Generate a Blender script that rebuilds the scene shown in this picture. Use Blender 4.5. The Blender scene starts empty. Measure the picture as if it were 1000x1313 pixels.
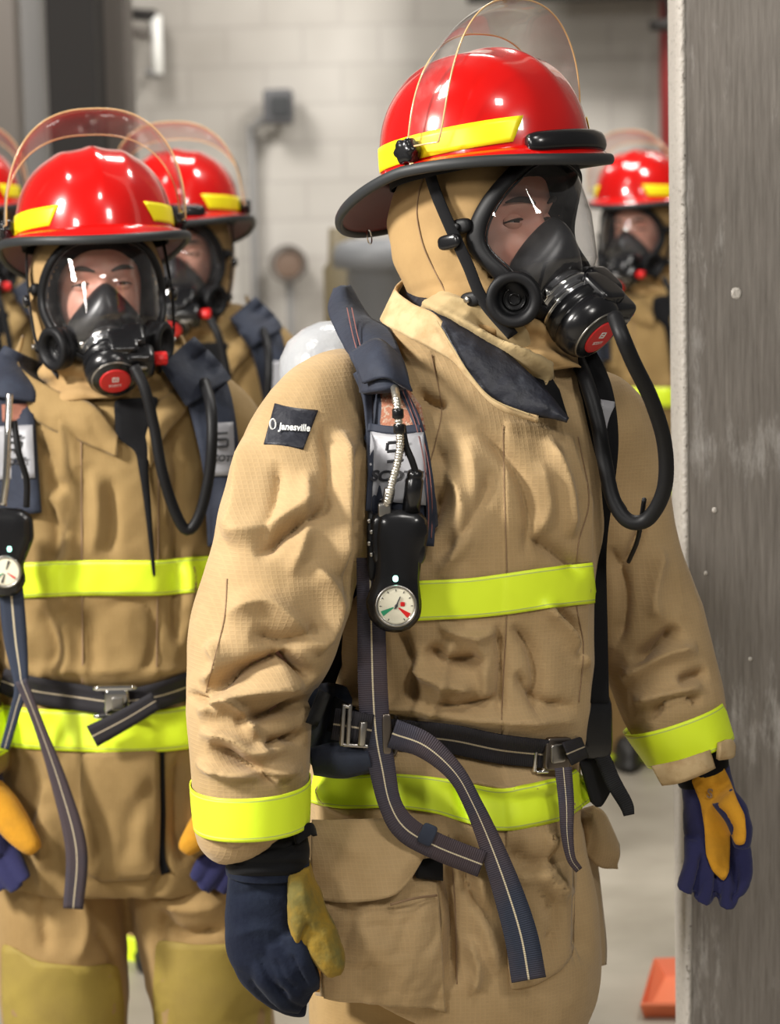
import bpy, bmesh, math, random
import numpy as np
from mathutils import Matrix, Vector
from mathutils.bvhtree import BVHTree
from mathutils.geometry import delaunay_2d_cdt

random.seed(7)
rng = np.random.RandomState(11)
scene = bpy.context.scene
COL = scene.collection

# ------------------------------------------------------------------ camera
FPX = 3150.0
CX, CY = 500.0, 656.5
CAM = np.array([0.0, 0.0, 1.72])
PITCH = math.atan((CY - 250.0) / FPX)
ROLL = math.radians(1.3)
cam_data = bpy.data.cameras.new('camera')
cam = bpy.data.objects.new('camera', cam_data)
COL.objects.link(cam)
cam.matrix_world = (Matrix.Translation(Vector(CAM)) @ Matrix.Rotation(math.pi / 2 - PITCH, 4, 'X')
                    @ Matrix.Rotation(-ROLL, 4, 'Z'))
cam_data.sensor_fit = 'VERTICAL'
cam_data.sensor_height = 36.0
cam_data.lens = 36.0 * FPX / 1313.0
cam_data.clip_start = 0.05
cam_data.clip_end = 100
cam_data.dof.use_dof = True
cam_data.dof.focus_distance = 3.22
cam_data.dof.aperture_fstop = (cam_data.lens / 1000.0) / 0.017
scene.camera = cam
MW = np.array(cam.matrix_world)
RC = MW[:3, :3]


def W(px, py, Y):
    """world point seen at photograph pixel (px, py) at a distance Y in front of the camera"""
    px, py, Y = np.broadcast_arrays(np.asarray(px, float), np.asarray(py, float), np.asarray(Y, float))
    d = np.stack([(px - CX) / FPX, -(py - CY) / FPX, -np.ones_like(px)], -1)
    d = d @ RC.T
    return CAM + d * (Y / d[..., 1])[..., None]


def PX(p):
    q = (np.asarray(p) - CAM) @ RC
    return CX + FPX * q[..., 0] / -q[..., 2], CY - FPX * q[..., 1] / -q[..., 2]


# ------------------------------------------------------------------ linking helpers
def link(o, parent=None, world=True):
    COL.objects.link(o)
    if parent is not None:
        o.parent = parent
        if world:
            m = Matrix.Identity(4)
            q = parent
            chain = []
            while q is not None:
                chain.append(q)
                q = q.parent
            for q in reversed(chain):
                m = m @ q.matrix_parent_inverse @ q.matrix_basis
            o.matrix_parent_inverse = m.inverted()
    return o


def tag(o, label=None, cat=None, group=None, kind=None):
    if label: o['label'] = label
    if cat: o['category'] = cat
    if group: o['group'] = group
    if kind: o['kind'] = kind
    return o


def empty(name, loc, label=None, cat=None, group=None, mat=None):
    o = bpy.data.objects.new(name, None)
    COL.objects.link(o)
    o.empty_display_size = 0.1
    if mat is not None:
        o.matrix_basis = mat
    else:
        o.location = loc
    return tag(o, label, cat, group)


def mesh_obj(name, V, F, mat, parent=None, world=True, uv=None, smooth=True, label=None, solid=None, sub=0, off=-1.0):
    me = bpy.data.meshes.new(name)
    V = np.asarray(V, float).reshape(-1, 3)
    me.from_pydata(V.tolist() if len(V) < 2000000 else V, [], [list(map(int, f)) for f in F])
    if uv is not None:
        lay = me.uv_layers.new(name='uv')
        li = np.zeros(len(me.loops), dtype=np.int32)
        me.loops.foreach_get('vertex_index', li)
        if len(uv) == len(V):
            lay.data.foreach_set('uv', np.asarray(uv, float)[li].ravel())
    if smooth:
        me.polygons.foreach_set('use_smooth', [True] * len(me.polygons))
    if not isinstance(mat, (list, tuple)): mat = [mat]
    for m_ in mat: me.materials.append(m_)
    me.update()
    o = bpy.data.objects.new(name, me)
    link(o, parent, world)
    if solid:
        md = o.modifiers.new('solid', 'SOLIDIFY'); md.thickness = solid; md.offset = off
    if sub:
        md = o.modifiers.new('sub', 'SUBSURF'); md.levels = sub; md.render_levels = sub
    if label: o['label'] = label
    return o


def join(parts):
    """parts: list of (V, F) -> single V, F"""
    Vs, Fs, k = [], [], 0
    for V, F in parts:
        V = np.asarray(V, float).reshape(-1, 3)
        Vs.append(V)
        Fs += [[i + k for i in f] for f in F]
        k += len(V)
    return np.concatenate(Vs), Fs


def grid(V, cu=False, cv=False, caps=False):
    """V (n,m,3) -> verts, faces, uv. cu closes the rows, cv closes the columns"""
    n, m = V.shape[:2]
    F = []
    for i in range(n if cu else n - 1):
        i2 = (i + 1) % n
        for j in range(m if cv else m - 1):
            j2 = (j + 1) % m
            F.append((i * m + j, i * m + j2, i2 * m + j2, i2 * m + j))
    P = V.reshape(-1, 3)
    uu, vv = np.meshgrid(np.linspace(0, 1, n), np.linspace(0, 1, m), indexing='ij')
    UV = np.stack([uu.ravel(), vv.ravel()], -1)
    if caps:
        a = V[0].mean(0); b = V[-1].mean(0)
        k = len(P)
        P = np.concatenate([P, a[None], b[None]])
        UV = np.concatenate([UV, [[0, .5], [1, .5]]])
        for j in range(m):
            j2 = (j + 1) % m
            F.append((k, j2, j)); F.append((k + 1, (n - 1) * m + j, (n - 1) * m + j2))
    return P, F, UV


def cr(P, n):
    """Catmull-Rom through rows of P, n samples, evenly by length of first 3 columns"""
    P = np.asarray(P, float)
    if len(P) == 2:
        t = np.linspace(0, 1, n)[:, None]
        return P[0] * (1 - t) + P[1] * t
    Q = np.concatenate([[2 * P[0] - P[1]], P, [2 * P[-1] - P[-2]]])
    out = []
    K = 24
    for i in range(len(P) - 1):
        p0, p1, p2, p3 = Q[i:i + 4]
        t = np.linspace(0, 1, K, endpoint=False)[:, None]
        out.append(.5 * ((2 * p1) + (-p0 + p2) * t + (2 * p0 - 5 * p1 + 4 * p2 - p3) * t ** 2 + (-p0 + 3 * p1 - 3 * p2 + p3) * t ** 3))
    out.append(P[-1:])
    D = np.concatenate(out)
    s = np.concatenate([[0], np.cumsum(np.linalg.norm(np.diff(D[:, :2], axis=0), axis=1) + 1e-9)])
    tt = np.linspace(0, s[-1], n)
    return np.stack([np.interp(tt, s, D[:, k]) for k in range(D.shape[1])], -1)


def spow(a, e): return np.sign(a) * np.abs(a) ** e


def tube(pts, Y0, n=60, m=48, ex=2.2, k=1.0):
    """pts rows (px, py, dy, half width px, half depth m): closed loft, verts (n,m,3)"""
    P = cr(pts, n)
    d = np.gradient(P[:, :2], axis=0)
    d /= np.linalg.norm(d, axis=1)[:, None] + 1e-9
    nx, ny = -d[:, 1], d[:, 0]
    C = W(P[:, 0], P[:, 1], Y0 + P[:, 2])
    S = W(P[:, 0] + nx * P[:, 3], P[:, 1] + ny * P[:, 3], Y0 + P[:, 2]) - C
    th = np.linspace(0, 2 * math.pi, m, endpoint=False)
    c = spow(np.cos(th), 2 / ex); s = spow(np.sin(th), 2 / ex)
    return C[:, None] + k * (S[:, None] * c[None, :, None] + np.array([0, 1., 0]) * (P[:, 4, None] * s[None])[..., None])


def capsule(pts, Y0, n=60, m=48, ex=2.2, k=1.0):
    V, F, U = grid(tube(pts, Y0, n, m, ex, k), cv=True, caps=True)
    return V, F


def pipe3(P, r, n=None, m=12, closed=False):
    """round tube through world/local points (rows xyz), radius r (scalar or per point)"""
    P = np.asarray(P, float)
    r = np.broadcast_to(np.asarray(r, float), (len(P),))
    if n:
        Q = np.column_stack([P, r])
        if closed:
            Q = np.concatenate([Q[-2:], Q, Q[:2]])
        # spline by 3D length
        D = []
        Qe = np.concatenate([[2 * Q[0] - Q[1]], Q, [2 * Q[-1] - Q[-2]]])
        K = max(4, n // max(1, len(P)) + 2)
        for i in range(len(Q) - 1):
            p0, p1, p2, p3 = Qe[i:i + 4]
            if closed and (i < 2 or i >= len(Q) - 2): continue
            t = np.linspace(0, 1, K, endpoint=False)[:, None]
            D.append(.5 * ((2 * p1) + (-p0 + p2) * t + (2 * p0 - 5 * p1 + 4 * p2 - p3) * t ** 2 + (-p0 + 3 * p1 - 3 * p2 + p3) * t ** 3))
        if not closed: D.append(Q[-1:])
        D = np.concatenate(D)
        P, r = D[:, :3], D[:, 3]
    N = len(P)
    T = np.gradient(P, axis=0) if not closed else (np.roll(P, -1, 0) - np.roll(P, 1, 0))
    T /= np.linalg.norm(T, axis=1)[:, None] + 1e-12
    up = np.array([0.13, 0.31, 0.94])
    u = np.cross(T[0], up); u /= np.linalg.norm(u)
    U = []
    for i in range(N):
        u = u - T[i] * np.dot(u, T[i]); u /= np.linalg.norm(u) + 1e-12
        U.append(u)
    U = np.array(U); Vv = np.cross(T, U)
    th = np.linspace(0, 2 * math.pi, m, endpoint=False)
    G = P[:, None] + r[:, None, None] * (U[:, None] * np.cos(th)[None, :, None] + Vv[:, None] * np.sin(th)[None, :, None])
    V, F, UV = grid(G, cu=closed, cv=True, caps=not closed)
    return V, F


def pxpipe(pts, Y0, rpx, n=50, m=12):
    """pts rows (px,py,dy); radius in px"""
    P = cr(pts, n)
    C = W(P[:, 0], P[:, 1], Y0 + P[:, 2])
    return pipe3(C, np.interp(np.linspace(0, 1, n), np.linspace(0, 1, len(np.atleast_1d(rpx))), np.atleast_1d(rpx)) * (Y0 / FPX), m=m)


def cyl(a, b, r0, r1=None, m=24, prof=None):
    """lathe from point a to b; prof list of (t, r) else straight with small chamfers"""
    a = np.asarray(a, float); b = np.asarray(b, float)
    L = np.linalg.norm(b - a); T = (b - a) / L
    if prof is None:
        r1 = r0 if r1 is None else r1
        c = min(.12, .0015 / L)
        prof = [(0, r0 * .9), (c, r0), (1 - c, r1), (1, r1 * .9)]
    u = np.cross(T, [0.2, .3, .93]); u /= np.linalg.norm(u); v = np.cross(T, u)
    th = np.linspace(0, 2 * math.pi, m, endpoint=False)
    G = np.array([[a + T * L * t + r * (u * math.cos(q) + v * math.sin(q)) for q in th] for t, r in prof])
    V, F, _ = grid(G, cv=True, caps=True)
    return V, F


def rbox(c, s, R=None, bev=.15, ex=4.0, m=20, n=12):
    """rounded box (superellipsoid) centre c, half sizes s, rotation R 3x3"""
    th = np.linspace(0, 2 * math.pi, m, endpoint=False); ph = np.linspace(-math.pi / 2, math.pi / 2, n)
    e = 2 / ex
    cp = spow(np.cos(ph), e); sp = spow(np.sin(ph), e)
    G = np.stack([cp[:, None] * spow(np.cos(th), e)[None] * s[0], cp[:, None] * spow(np.sin(th), e)[None] * s[1],
                  np.repeat(sp[:, None], m, 1) * s[2]], -1)
    if R is not None: G = G @ np.asarray(R).T
    V, F, _ = grid(G + np.asarray(c, float), cv=True, caps=True)
    return V, F


# ------------------------------------------------------------------ remeshing and sculpting
def remesh(parts, voxel, smooth=3):
    V, F = join(parts)
    me = bpy.data.meshes.new('tmp'); me.from_pydata(V.tolist(), [], F); me.update()
    bm = bmesh.new(); bm.from_mesh(me); bmesh.ops.recalc_face_normals(bm, faces=bm.faces); bm.to_mesh(me); bm.free()
    o = bpy.data.objects.new('tmp', me); COL.objects.link(o)
    md = o.modifiers.new('r', 'REMESH'); md.mode = 'VOXEL'; md.voxel_size = voxel
    dg = bpy.context.evaluated_depsgraph_get(); dg.update()
    e = bpy.data.meshes.new_from_object(o.evaluated_get(dg))
    nv = len(e.vertices); co = np.zeros(nv * 3); e.vertices.foreach_get('co', co); co = co.reshape(-1, 3)
    F = np.zeros((len(e.polygons), 4), dtype=np.int64)
    ls = np.zeros(len(e.loops), dtype=np.int64); e.loops.foreach_get('vertex_index', ls)
    lt = np.zeros(len(e.polygons), dtype=np.int64); e.polygons.foreach_get('loop_total', lt)
    if (lt == 4).all():
        F = ls.reshape(-1, 4)
    else:
        F = None; st = 0; FF = []
        for t in lt: FF.append(ls[st:st + t].tolist()); st += t
    bpy.data.objects.remove(o); bpy.data.meshes.remove(me); bpy.data.meshes.remove(e)
    if F is None:
        return co, FF
    return lap(co, F, smooth), F


def lap(V, F, it):
    E = np.concatenate([F[:, [0, 1]], F[:, [1, 2]], F[:, [2, 3]], F[:, [3, 0]]])
    n = len(V)
    deg = np.bincount(E[:, 0], minlength=n) + np.bincount(E[:, 1], minlength=n)
    for _ in range(it):
        for lam in (.5, -.2):
            S = np.stack([np.bincount(E[:, 0], V[E[:, 1], k], n) + np.bincount(E[:, 1], V[E[:, 0], k], n) for k in range(3)], -1)
            V = V + lam * (S / np.maximum(deg, 1)[:, None] - V)
    return V


def normals(V, F):
    F = np.asarray(F)
    a, b, c, d = V[F[:, 0]], V[F[:, 1]], V[F[:, 2]], V[F[:, 3]]
    fn = np.cross(c - a, d - b)
    N = np.stack([sum(np.bincount(F[:, q], fn[:, k], len(V)) for q in range(4)) for k in range(3)], -1)
    return N / (np.linalg.norm(N, axis=1)[:, None] + 1e-12)


def seg_dist(x, y, P):
    best = np.full(x.shape, 1e9); sb = np.zeros_like(x)
    L = np.concatenate([[0], np.cumsum(np.hypot(*np.diff(P, axis=0).T))])
    for i in range(len(P) - 1):
        a, b = P[i], P[i + 1]
        d = b - a; l2 = d @ d
        t = np.clip(((x - a[0]) * d[0] + (y - a[1]) * d[1]) / l2, 0, 1)
        q = np.hypot(x - a[0] - t * d[0], y - a[1] - t * d[1])
        m_ = q < best
        best = np.where(m_, q, best); sb = np.where(m_, (L[i] + t * math.sqrt(l2)) / L[-1], sb)
    return best, sb


def wob(p, k, seed, oct=3):
    r = np.random.RandomState(seed)
    out = np.zeros(len(p)); a = 1.0; tot = 0
    for o in range(oct):
        for _ in range(3):
            d1 = r.normal(size=3); d1 /= np.linalg.norm(d1); d2 = r.normal(size=3); d2 /= np.linalg.norm(d2)
            out += a * np.sin(p @ d1 * k + r.rand() * 6.3 + 1.6 * np.sin(p @ d2 * k * .7 + r.rand() * 6.3)); tot += a
        k *= 1.9; a *= .55
    return out / tot * 1.6


def sculpt(V, N, strokes, Y0, noise=.0025, seed=1, k=22, stretch=(1, 1, 1), plates=(), gain=1.0):
    px, py = PX(V)
    face = np.clip(-N[:, 1] * 1.6 + .25, 0, 1)
    disp = np.zeros(len(V))
    for st in strokes:
        P, w, amp = np.asarray(st[0], float), st[1], st[2]
        dr = st[3] if len(st) > 3 else None
        lo, hi = P.min(0) - 3 * w, P.max(0) + 3 * w
        m_ = (px > lo[0]) & (px < hi[0]) & (py > lo[1]) & (py < hi[1])
        if dr is not None:
            dy = V[:, 1] - Y0
            m_ &= (dy > dr[0]) & (dy < dr[1])
        idx = np.nonzero(m_)[0]
        if not len(idx): continue
        Ps = cr(P, max(6, 4 * len(P)))
        d, s = seg_dist(px[idx], py[idx], Ps)
        tp = np.clip(np.sin(np.pi * np.clip(s, 0, 1)) * 1.8, 0, 1)
        # sharp crease blended with soft roll
        f = .42 * np.exp(-(d / w) ** 2) + .58 * np.exp(-1.5 * d / w)
        disp[idx] += gain * amp * .001 * tp * f * face[idx]
    for poly, h, dr in plates:
        P = np.asarray(poly, float); Pc = np.concatenate([P, P[:1]])
        dd, _ = seg_dist(px, py, Pc)
        ins = np.zeros(len(px), bool)
        for i in range(len(P)):
            a, b = Pc[i], Pc[i + 1]
            ins ^= ((a[1] > py) != (b[1] > py)) & (px < (b[0] - a[0]) * (py - a[1]) / (b[1] - a[1] + 1e-12) + a[0])
        sd = np.where(ins, dd, -dd)
        dy = V[:, 1] - Y0
        disp += h * np.clip(sd / 3.0 + .5, 0, 1) * (face > .05) * ((dy > dr[0]) & (dy < dr[1]))
    q = V * np.asarray(stretch)
    ns = wob(q, k, seed)
    ns = np.where(ns > 0, ns, ns * .6)
    rid = 1 - 2 * np.abs(wob(q, k * .8, seed + 5, 2))
    msk = np.clip(wob(q, k * .45, seed + 9, 2) * 1.6 + .45, 0, 1)
    cr1 = 1 - 2.4 * np.abs(wob(q, k * 1.9, seed + 6, 2))
    cr2 = 1 - 2.4 * np.abs(wob(q, k * 3.2, seed + 7, 2))
    return V + N * (disp + noise * ns + noise * .5 * rid + noise * msk * (.22 * cr1 + .12 * cr2))[:, None]


def bvh_of(V, F):
    return BVHTree.FromPolygons([tuple(v) for v in V], [tuple(int(i) for i in f) for f in F])


CAMV = Vector(CAM)


def cast(bvh, px, py, default):
    p = W(px, py, 3.0); d = Vector(p - CAM).normalized()
    h = bvh.ray_cast(CAMV, d, 30)
    if h[0] is None:
        return None
    return h[0].y


def smooth1(a, k):
    if k <= 0: return a
    for _ in range(k):
        b = np.pad(a, [(1, 1)] + [(0, 0)] * (a.ndim - 1), mode='edge')
        a = .25 * b[:-2] + .5 * b[1:-1] + .25 * b[2:]
    return a


def ribbon_pts(pts, bvh, Y0, off=.004, n=60, m=5, sm=0, smc=0, curl=0.0):
    """pts rows (px,py,width px[,dy]) conformed to a surface by casting; returns (n,m,3)"""
    pts = np.asarray(pts, float)
    P = cr(pts, n)
    d = np.gradient(P[:, :2], axis=0); d /= np.linalg.norm(d, axis=1)[:, None] + 1e-9
    nx, ny = -d[:, 1], d[:, 0]
    v = np.linspace(-.5, .5, m)
    X = P[:, 0, None] + nx[:, None] * P[:, 2, None] * v
    Yy = P[:, 1, None] + ny[:, None] * P[:, 2, None] * v
    D = np.zeros(X.shape)
    if bvh is None or pts.shape[1] > 3:
        D[:] = (Y0 + P[:, 3, None])
    else:
        ok = np.zeros(X.shape, bool)
        for i in range(n):
            for j in range(m):
                y = cast(bvh, X[i, j], Yy[i, j], None)
                if y is not None: D[i, j] = y; ok[i, j] = True
        if not ok.any(): D[:] = Y0; ok[:] = True
        for i in range(n):
            if ok[i].any():
                if not ok[i].all():
                    g = np.nonzero(ok[i])[0]
                    D[i] = np.interp(np.arange(m), g, D[i][g])
        rows = np.nonzero(ok.any(1))[0]
        for i in range(n):
            if not ok[i].any():
                D[i] = D[rows[np.argmin(abs(rows - i))]]
    D = smooth1(D, sm)
    if smc: D = smooth1(D.T, smc).T
    D = D - off - curl * (1 - (2 * v[None]) ** 2)
    return W(X, Yy, D)


def ribbon(name, pts, bvh, Y0, mat, parent, off=.004, n=60, m=5, sm=0, smc=0, th=.002, label=None, curl=0.0):
    G = ribbon_pts(pts, bvh, Y0, off, n, m, sm, smc, curl)
    V, F, UV = grid(G)
    L = np.linalg.norm(np.diff(G[:, m // 2], axis=0), axis=1).sum()
    UV[:, 0] *= L
    return mesh_obj(name, V, F, mat, parent, uv=UV, solid=th, off=1.0, label=label)


def patch(name, poly, bvh, Y0, mat, parent, off=.003, step=6, th=.003, bulge=0.0, bw=20.0, label=None, round_=1, dy=None, sm=0, ang=0.0):
    """panel whose outline is poly (px), laid on the surface behind it"""
    P = np.asarray(poly, float)
    if round_:
        Q = np.concatenate([P, P[:1]])
        out = []
        for i in range(len(P)):
            a, b = Q[i], Q[i + 1]
            k = max(1, int(np.hypot(*(b - a)) / step))
            out += [a + (b - a) * t for t in np.linspace(0, 1, k, endpoint=False)]
        out = np.array(out)
        for _ in range(round_):
            out = .25 * np.roll(out, 1, 0) + .5 * out + .25 * np.roll(out, -1, 0)
        P = out
    lo, hi = P.min(0), P.max(0)
    xs = np.arange(lo[0] + step * .5, hi[0], step); ys = np.arange(lo[1] + step * .5, hi[1], step)
    GX, GY = np.meshgrid(xs, ys); GX = GX.ravel(); GY = GY.ravel()
    Pc = np.concatenate([P, P[:1]])
    dd, _ = seg_dist(GX, GY, Pc)
    ins = np.zeros(len(GX), bool)
    for i in range(len(P)):
        a, b = Pc[i], Pc[i + 1]
        c = ((a[1] > GY) != (b[1] > GY)) & (GX < (b[0] - a[0]) * (GY - a[1]) / (b[1] - a[1] + 1e-12) + a[0])
        ins ^= c
    ok = ins & (dd > step * .45)
    pts = [Vector(p) for p in P] + [Vector((x, y)) for x, y in zip(GX[ok], GY[ok])]
    n = len(P)
    r = delaunay_2d_cdt(pts, [(i, (i + 1) % n) for i in range(n)], [], 1, 1e-5)
    vv = np.array([tuple(v) for v in r[0]]); F = [tuple(f) for f in r[2]]
    D = np.full(len(vv), np.nan)
    if dy is None:
        for i, (x, y) in enumerate(vv):
            h = cast(bvh, x, y, None)
            if h is not None: D[i] = h
        bad = np.isnan(D)
        if bad.any() and (~bad).any():
            g = np.nonzero(~bad)[0]
            for i in np.nonzero(bad)[0]:
                D[i] = D[g[np.argmin(np.hypot(*(vv[g] - vv[i]).T))]]
        if sm:
            for _ in range(sm):
                S = np.zeros(len(D)); C_ = np.zeros(len(D))
                for f in F:
                    for a in f:
                        for b in f:
                            S[a] += D[b]; C_[a] += 1
                D = S / np.maximum(C_, 1)
    else:
        D[:] = Y0 + dy
    ed, _ = seg_dist(vv[:, 0], vv[:, 1], Pc)
    D = D - off - bulge * (1 - np.exp(-ed / bw))
    V = W(vv[:, 0], vv[:, 1], D)
    uv = (vv - lo) / (hi - lo)
    # orient towards the camera
    F2 = []
    for f in F:
        a, b, c = V[f[0]], V[f[1]], V[f[2]]
        nrm = np.cross(b - a, c - a)
        F2.append(f if nrm @ (CAM - a) > 0 else tuple(reversed(f)))
    return mesh_obj(name, V, F2, mat, parent, uv=uv, solid=th, off=-1.0 if True else 1, label=label)


def sheet(name, A, B, Y0, mat, parent, n=40, m=10, th=.003, bulge=0.0, label=None, wav=0.0, seed=0, world=True):
    """ruled surface between two px polylines rows (px,py,dy)"""
    A = cr(A, n); B = cr(B, n)
    t = np.linspace(0, 1, m)[None, :, None]
    P = A[:, None] * (1 - t) + B[:, None] * t
    P[..., 2] -= bulge * np.sin(np.pi * t[..., 0])
    G = W(P[..., 0], P[..., 1], Y0 + P[..., 2])
    V, F, UV = grid(G)
    if wav: V = V + np.array([0, -1., 0]) * (wav * wob(V, 60, seed))[:, None]
    return mesh_obj(name, V, F, mat, parent, uv=UV, solid=th, off=0.0, label=label)


def text_obj(name, s, size, mat, parent, M, ext=.0004, label=None, align='CENTER', shear=0.0, bold=0.0, flat=True):
    cu = bpy.data.curves.new(name, 'FONT'); cu.body = s; cu.size = size; cu.extrude = ext
    cu.align_x = align; cu.align_y = 'CENTER'; cu.shear = shear; cu.offset = bold
    o = bpy.data.objects.new('tmp', cu); COL.objects.link(o)
    dg = bpy.context.evaluated_depsgraph_get(); dg.update()
    me = bpy.data.meshes.new_from_object(o.evaluated_get(dg))
    bpy.data.objects.remove(o)
    me.transform(M)
    me.materials.clear(); me.materials.append(mat)
    ob = bpy.data.objects.new(name, me)
    link(ob, parent, True)
    if label: ob['label'] = label
    return ob


def px_text(name, s, px, py, Y, hpx, mat, parent, ang=0.0, shear=0.0, bvh=None, off=.003, sx=1.0, bold=0.0):
    """lettering standing at pixel position, laid on the surface there, cap height ~ hpx"""
    if bvh is not None:
        y = cast(bvh, px, py, None)
        if y is not None: Y = y
    o = W(px, py, Y - off)
    ex = W(px + 10, py, Y - off) - o; ex /= np.linalg.norm(ex)
    if bvh is not None:
        ya, yb = cast(bvh, px - 15, py, None), cast(bvh, px + 15, py, None)
        if ya and yb:
            ex = W(px + 15, py, yb) - W(px - 15, py, ya); ex /= np.linalg.norm(ex)
    up = np.array([0, 0, 1.])
    if bvh is not None:
        ya, yb = cast(bvh, px, py - 15, None), cast(bvh, px, py + 15, None)
        if ya and yb:
            up = W(px, py - 15, ya) - W(px, py + 15, yb)
    up = up - ex * (up @ ex); up /= np.linalg.norm(up)
    ca, sa = math.cos(ang), math.sin(ang)
    ex2 = ca * ex + sa * up; up2 = -sa * ex + ca * up
    nz = np.cross(ex2, up2)
    M = Matrix(((ex2[0] * sx, up2[0], nz[0], o[0]), (ex2[1] * sx, up2[1], nz[1], o[1]), (ex2[2] * sx, up2[2], nz[2], o[2]), (0, 0, 0, 1)))
    ob = text_obj(name, s, hpx * Y / FPX / .7, mat, parent, M, shear=shear, bold=bold)
    if bvh is not None:
        # lay every letter on the cloth beneath it
        for v in ob.data.vertices:
            x_, y_ = PX(np.array(v.co))
            d_ = cast(bvh, float(x_), float(y_), None)
            if d_ is not None: v.co = Vector(W(x_, y_, d_ - off))
    return ob
# ------------------------------------------------------------------ materials
def lin(r, g, b):
    f = lambda c: (c / 255 / 12.92) if c / 255 <= .04045 else ((c / 255 + .055) / 1.055) ** 2.4
    return (f(r), f(g), f(b), 1)


class NT:
    def __init__(s, name):
        s.m = bpy.data.materials.new(name); s.m.use_nodes = True
        s.t = s.m.node_tree; s.t.nodes.clear()
        s.out = s.n('ShaderNodeOutputMaterial')

    def n(s, typ, **kw):
        x = s.t.nodes.new(typ)
        for k, v in kw.items():
            if k in x.inputs: x.inputs[k].default_value = v
            else: setattr(x, k, v)
        return x

    def l(s, a, b): s.t.links.new(a, b)


def pbr(name, col, rough=.6, metal=0, spec=.5, coat=0, sheen=0, trans=0, ior=1.45, bump=None, var=None, sss=0, alpha=1):
    """col rgba; bump=(scale, strength, distance); var=(scale, other colour, lo, hi)"""
    g = NT(name)
    p = g.n('ShaderNodeBsdfPrincipled')
    p.inputs['Base Color'].default_value = col
    p.inputs['Roughness'].default_value = rough; p.inputs['Metallic'].default_value = metal
    p.inputs['Specular IOR Level'].default_value = spec; p.inputs['Coat Weight'].default_value = coat
    p.inputs['Coat Roughness'].default_value = .06
    p.inputs['Sheen Weight'].default_value = sheen; p.inputs['Transmission Weight'].default_value = trans
    p.inputs['IOR'].default_value = ior
    if sss:
        p.inputs['Subsurface Weight'].default_value = sss; p.inputs['Subsurface Radius'].default_value = (.012, .005, .003)
        p.inputs['Subsurface Scale'].default_value = 1.0
    tc = g.n('ShaderNodeTexCoord')
    if var:
        no = g.n('ShaderNodeTexNoise', Scale=var[0], Detail=6.0, Roughness=.6)
        g.l(tc.outputs['Object'], no.inputs['Vector'])
        mr = g.n('ShaderNodeMapRange'); mr.inputs['From Min'].default_value = var[2]; mr.inputs['From Max'].default_value = var[3]
        g.l(no.outputs['Fac'], mr.inputs['Value'])
        mx = g.n('ShaderNodeMix', data_type='RGBA')
        g.l(mr.outputs['Result'], mx.inputs[0]); mx.inputs[6].default_value = col; mx.inputs[7].default_value = var[1]
        g.l(mx.outputs[2], p.inputs['Base Color'])
    if bump:
        no = g.n('ShaderNodeTexNoise', Scale=bump[0], Detail=4.0)
        g.l(tc.outputs['Object'], no.inputs['Vector'])
        b = g.n('ShaderNodeBump', Strength=bump[1], Distance=bump[2])
        g.l(no.outputs['Fac'], b.inputs['Height']); g.l(b.outputs[0], p.inputs['Normal'])
    g.l(p.outputs[0], g.out.inputs[0])
    return g.m


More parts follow.
